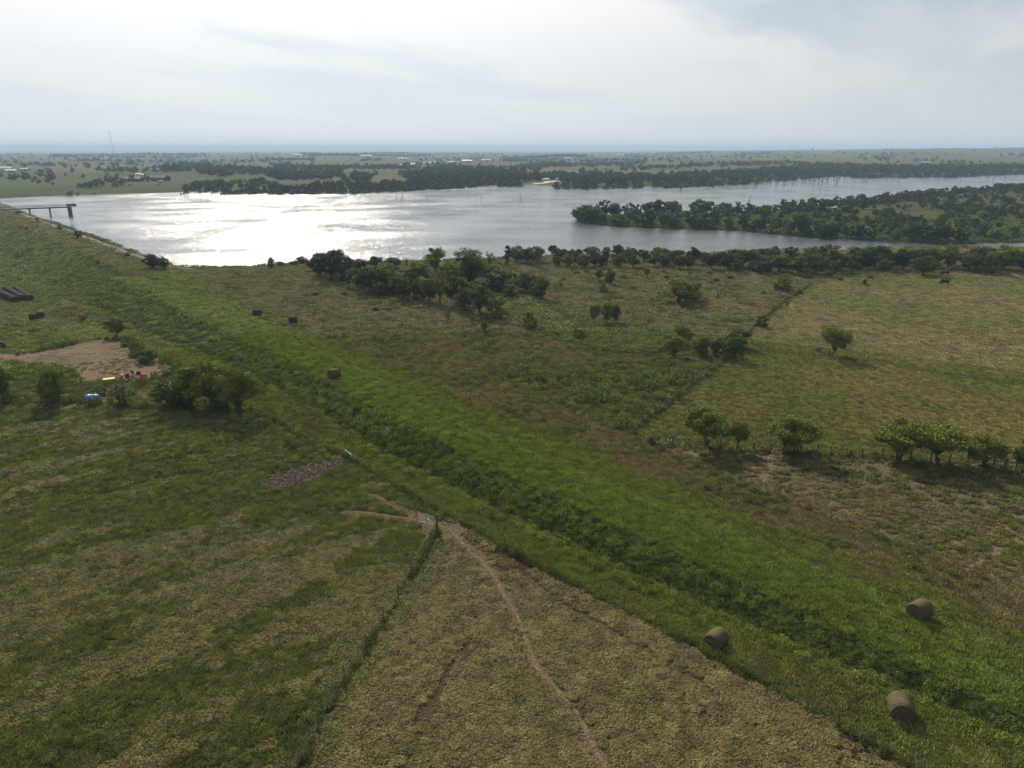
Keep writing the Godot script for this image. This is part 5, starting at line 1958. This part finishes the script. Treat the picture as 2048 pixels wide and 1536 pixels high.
# ---------------------------------------------------------------- drowned trees, stones, brush
func make_details() -> void:
	rng.seed = 606
	var snags := []
	for k in 5:
		var st := st_new()
		var tip := Vector3(rng.randf_range(-0.6, 0.6), 5.0, rng.randf_range(-0.6, 0.6))
		tube(st, Vector3(0, -1.0, 0), tip * 0.5, 0.20, 0.15, 5, false)
		tube(st, tip * 0.5, tip, 0.15, 0.05, 5, false)
		for j in 5:
			var a := rng.randf() * TAU
			var f := rng.randf_range(0.35, 0.8)
			tube(st, tip * f, tip * f + Vector3(cos(a) * 1.1, rng.randf_range(0.6, 1.5), sin(a) * 1.1), 0.09, 0.03, 4, false)
		snags.append(st.commit())
	var spots := []
	for i in 62:
		var x := rng.randf_range(1500.0, 1800.0)
		spots.append([x, lerpf(364.0, 356.0, smooth(1500.0, 1800.0, x)) + rng.randf_range(0.0, 9.0)])
	for i in 26:
		var x := rng.randf_range(1355.0, 1520.0)
		spots.append([x, lerpf(375.0, 368.5, (x - 1355.0) / 165.0) + rng.randf_range(0.0, 5.0)])
	for q in [[1078, 384], [1118, 383], [1153, 381], [1040, 403], [1044, 401], [855, 398], [852, 397], [830, 402], [793, 397], [803, 400], [962, 399], [1290, 377], [1330, 376], [1960, 366], [1985, 362], [2010, 360], [1975, 358], [1890, 363], [1920, 364], [1496, 414]]:
		spots.append(q)
	for q in spots:
		var p := on(q[0], q[1], LAKE)
		var o := part("drowned_tree", snags[rng.randi() % 5], M.dead_wood, self)
		o.position = Vector3(p.x, LAKE, p.y)
		var hh := rng.randf_range(0.7, 1.9) if q[0] > 1350 else rng.randf_range(0.4, 1.0)
		o.scale = Vector3(hh, hh, hh)
		o.rotation = Vector3(rng.randf_range(-0.25, 0.25), rng.randf() * TAU, rng.randf_range(-0.25, 0.25))
		tag(o, ("tall" if hh > 1.3 else ("short" if hh < 0.95 else "middling")) + " dead grey tree drowned in the lake" + (" between the spit and the far wood" if q[0] > 1480 else (" along the far wooded shore" if q[0] > 1270 else " in open water")) , "dead tree", "drowned trees in the lake")
	# stone facing along the water side of the dam
	var buf := PackedFloat32Array()
	for i in 2200:
		var s := rng.randf_range(14.0, 380.0)
		var d := rng.randf_range(-2.4, -0.6)
		var p := dam_a + dam_u * s + dam_n * d
		var k := rng.randf_range(0.25, 0.7)
		var b := Basis(rand_dir(), rng.randf() * TAU).scaled(Vector3(k, k * 0.7, k))
		var t := rng.randf_range(0.20, 0.42)
		buf.append_array([b.x.x, b.y.x, b.z.x, p.x, b.x.y, b.y.y, b.z.y, height(p.x, p.y) + 0.02, b.x.z, b.y.z, b.z.z, p.y, t, t * 0.96, t * 0.88, 1.0])
	var st := st_new()
	box(st, Vector3.ZERO, Vector3(1.1, 0.9, 1.0))
	var sm := st.commit()
	var stone := mat("riprap", Color(1, 1, 1), 0.95)
	stone.vertex_color_use_as_albedo = true
	add_copies("riprap", sm, stone, buf, "pale stone facing along the water side of the dam", "stones")
	# trodden clods on the mud patch
	var clods := PackedFloat32Array()
	var lo := Vector2(1e9, 1e9)
	var hi := Vector2(-1e9, -1e9)
	for p in z_mud:
		lo = lo.min(p)
		hi = hi.max(p)
	for i in 2600:
		var p := Vector2(rng.randf_range(lo.x, hi.x), rng.randf_range(lo.y, hi.y))
		if not Geometry2D.is_point_in_polygon(p, z_mud):
			continue
		var k := rng.randf_range(0.08, 0.26)
		var b := Basis(rand_dir(), rng.randf() * TAU).scaled(Vector3(k, k * 0.55, k))
		var t := rng.randf_range(0.030, 0.065)
		clods.append_array([b.x.x, b.y.x, b.z.x, p.x, b.x.y, b.y.y, b.z.y, height(p.x, p.y), b.x.z, b.y.z, b.z.z, p.y, t * 1.15, t * 0.86, t * 0.60, 1.0])
	add_copies("mud_clods", sm.duplicate(), stone, clods, "dark trodden clods covering the bare mud patch", "clods")
	# brush pile at the paddock corner
	var bp := hit(1328, 889)
	var bst := st_new()
	for i in 40:
		var a := rng.randf() * TAU
		var c := Vector3(rng.randf_range(-0.9, 0.9), rng.randf_range(0.05, 0.5), rng.randf_range(-0.5, 0.5))
		var d := Vector3(cos(a), rng.randf_range(-0.2, 0.2), sin(a)) * rng.randf_range(0.3, 0.8)
		tube(bst, c - d, c + d, 0.03, 0.015, 4, false)
	var brush := part("brush_pile", bst.commit(), M.pipe_pale, self)
	brush.position = bp
	tag(brush, "pale heap of bleached branches at the paddock corner", "brush pile")
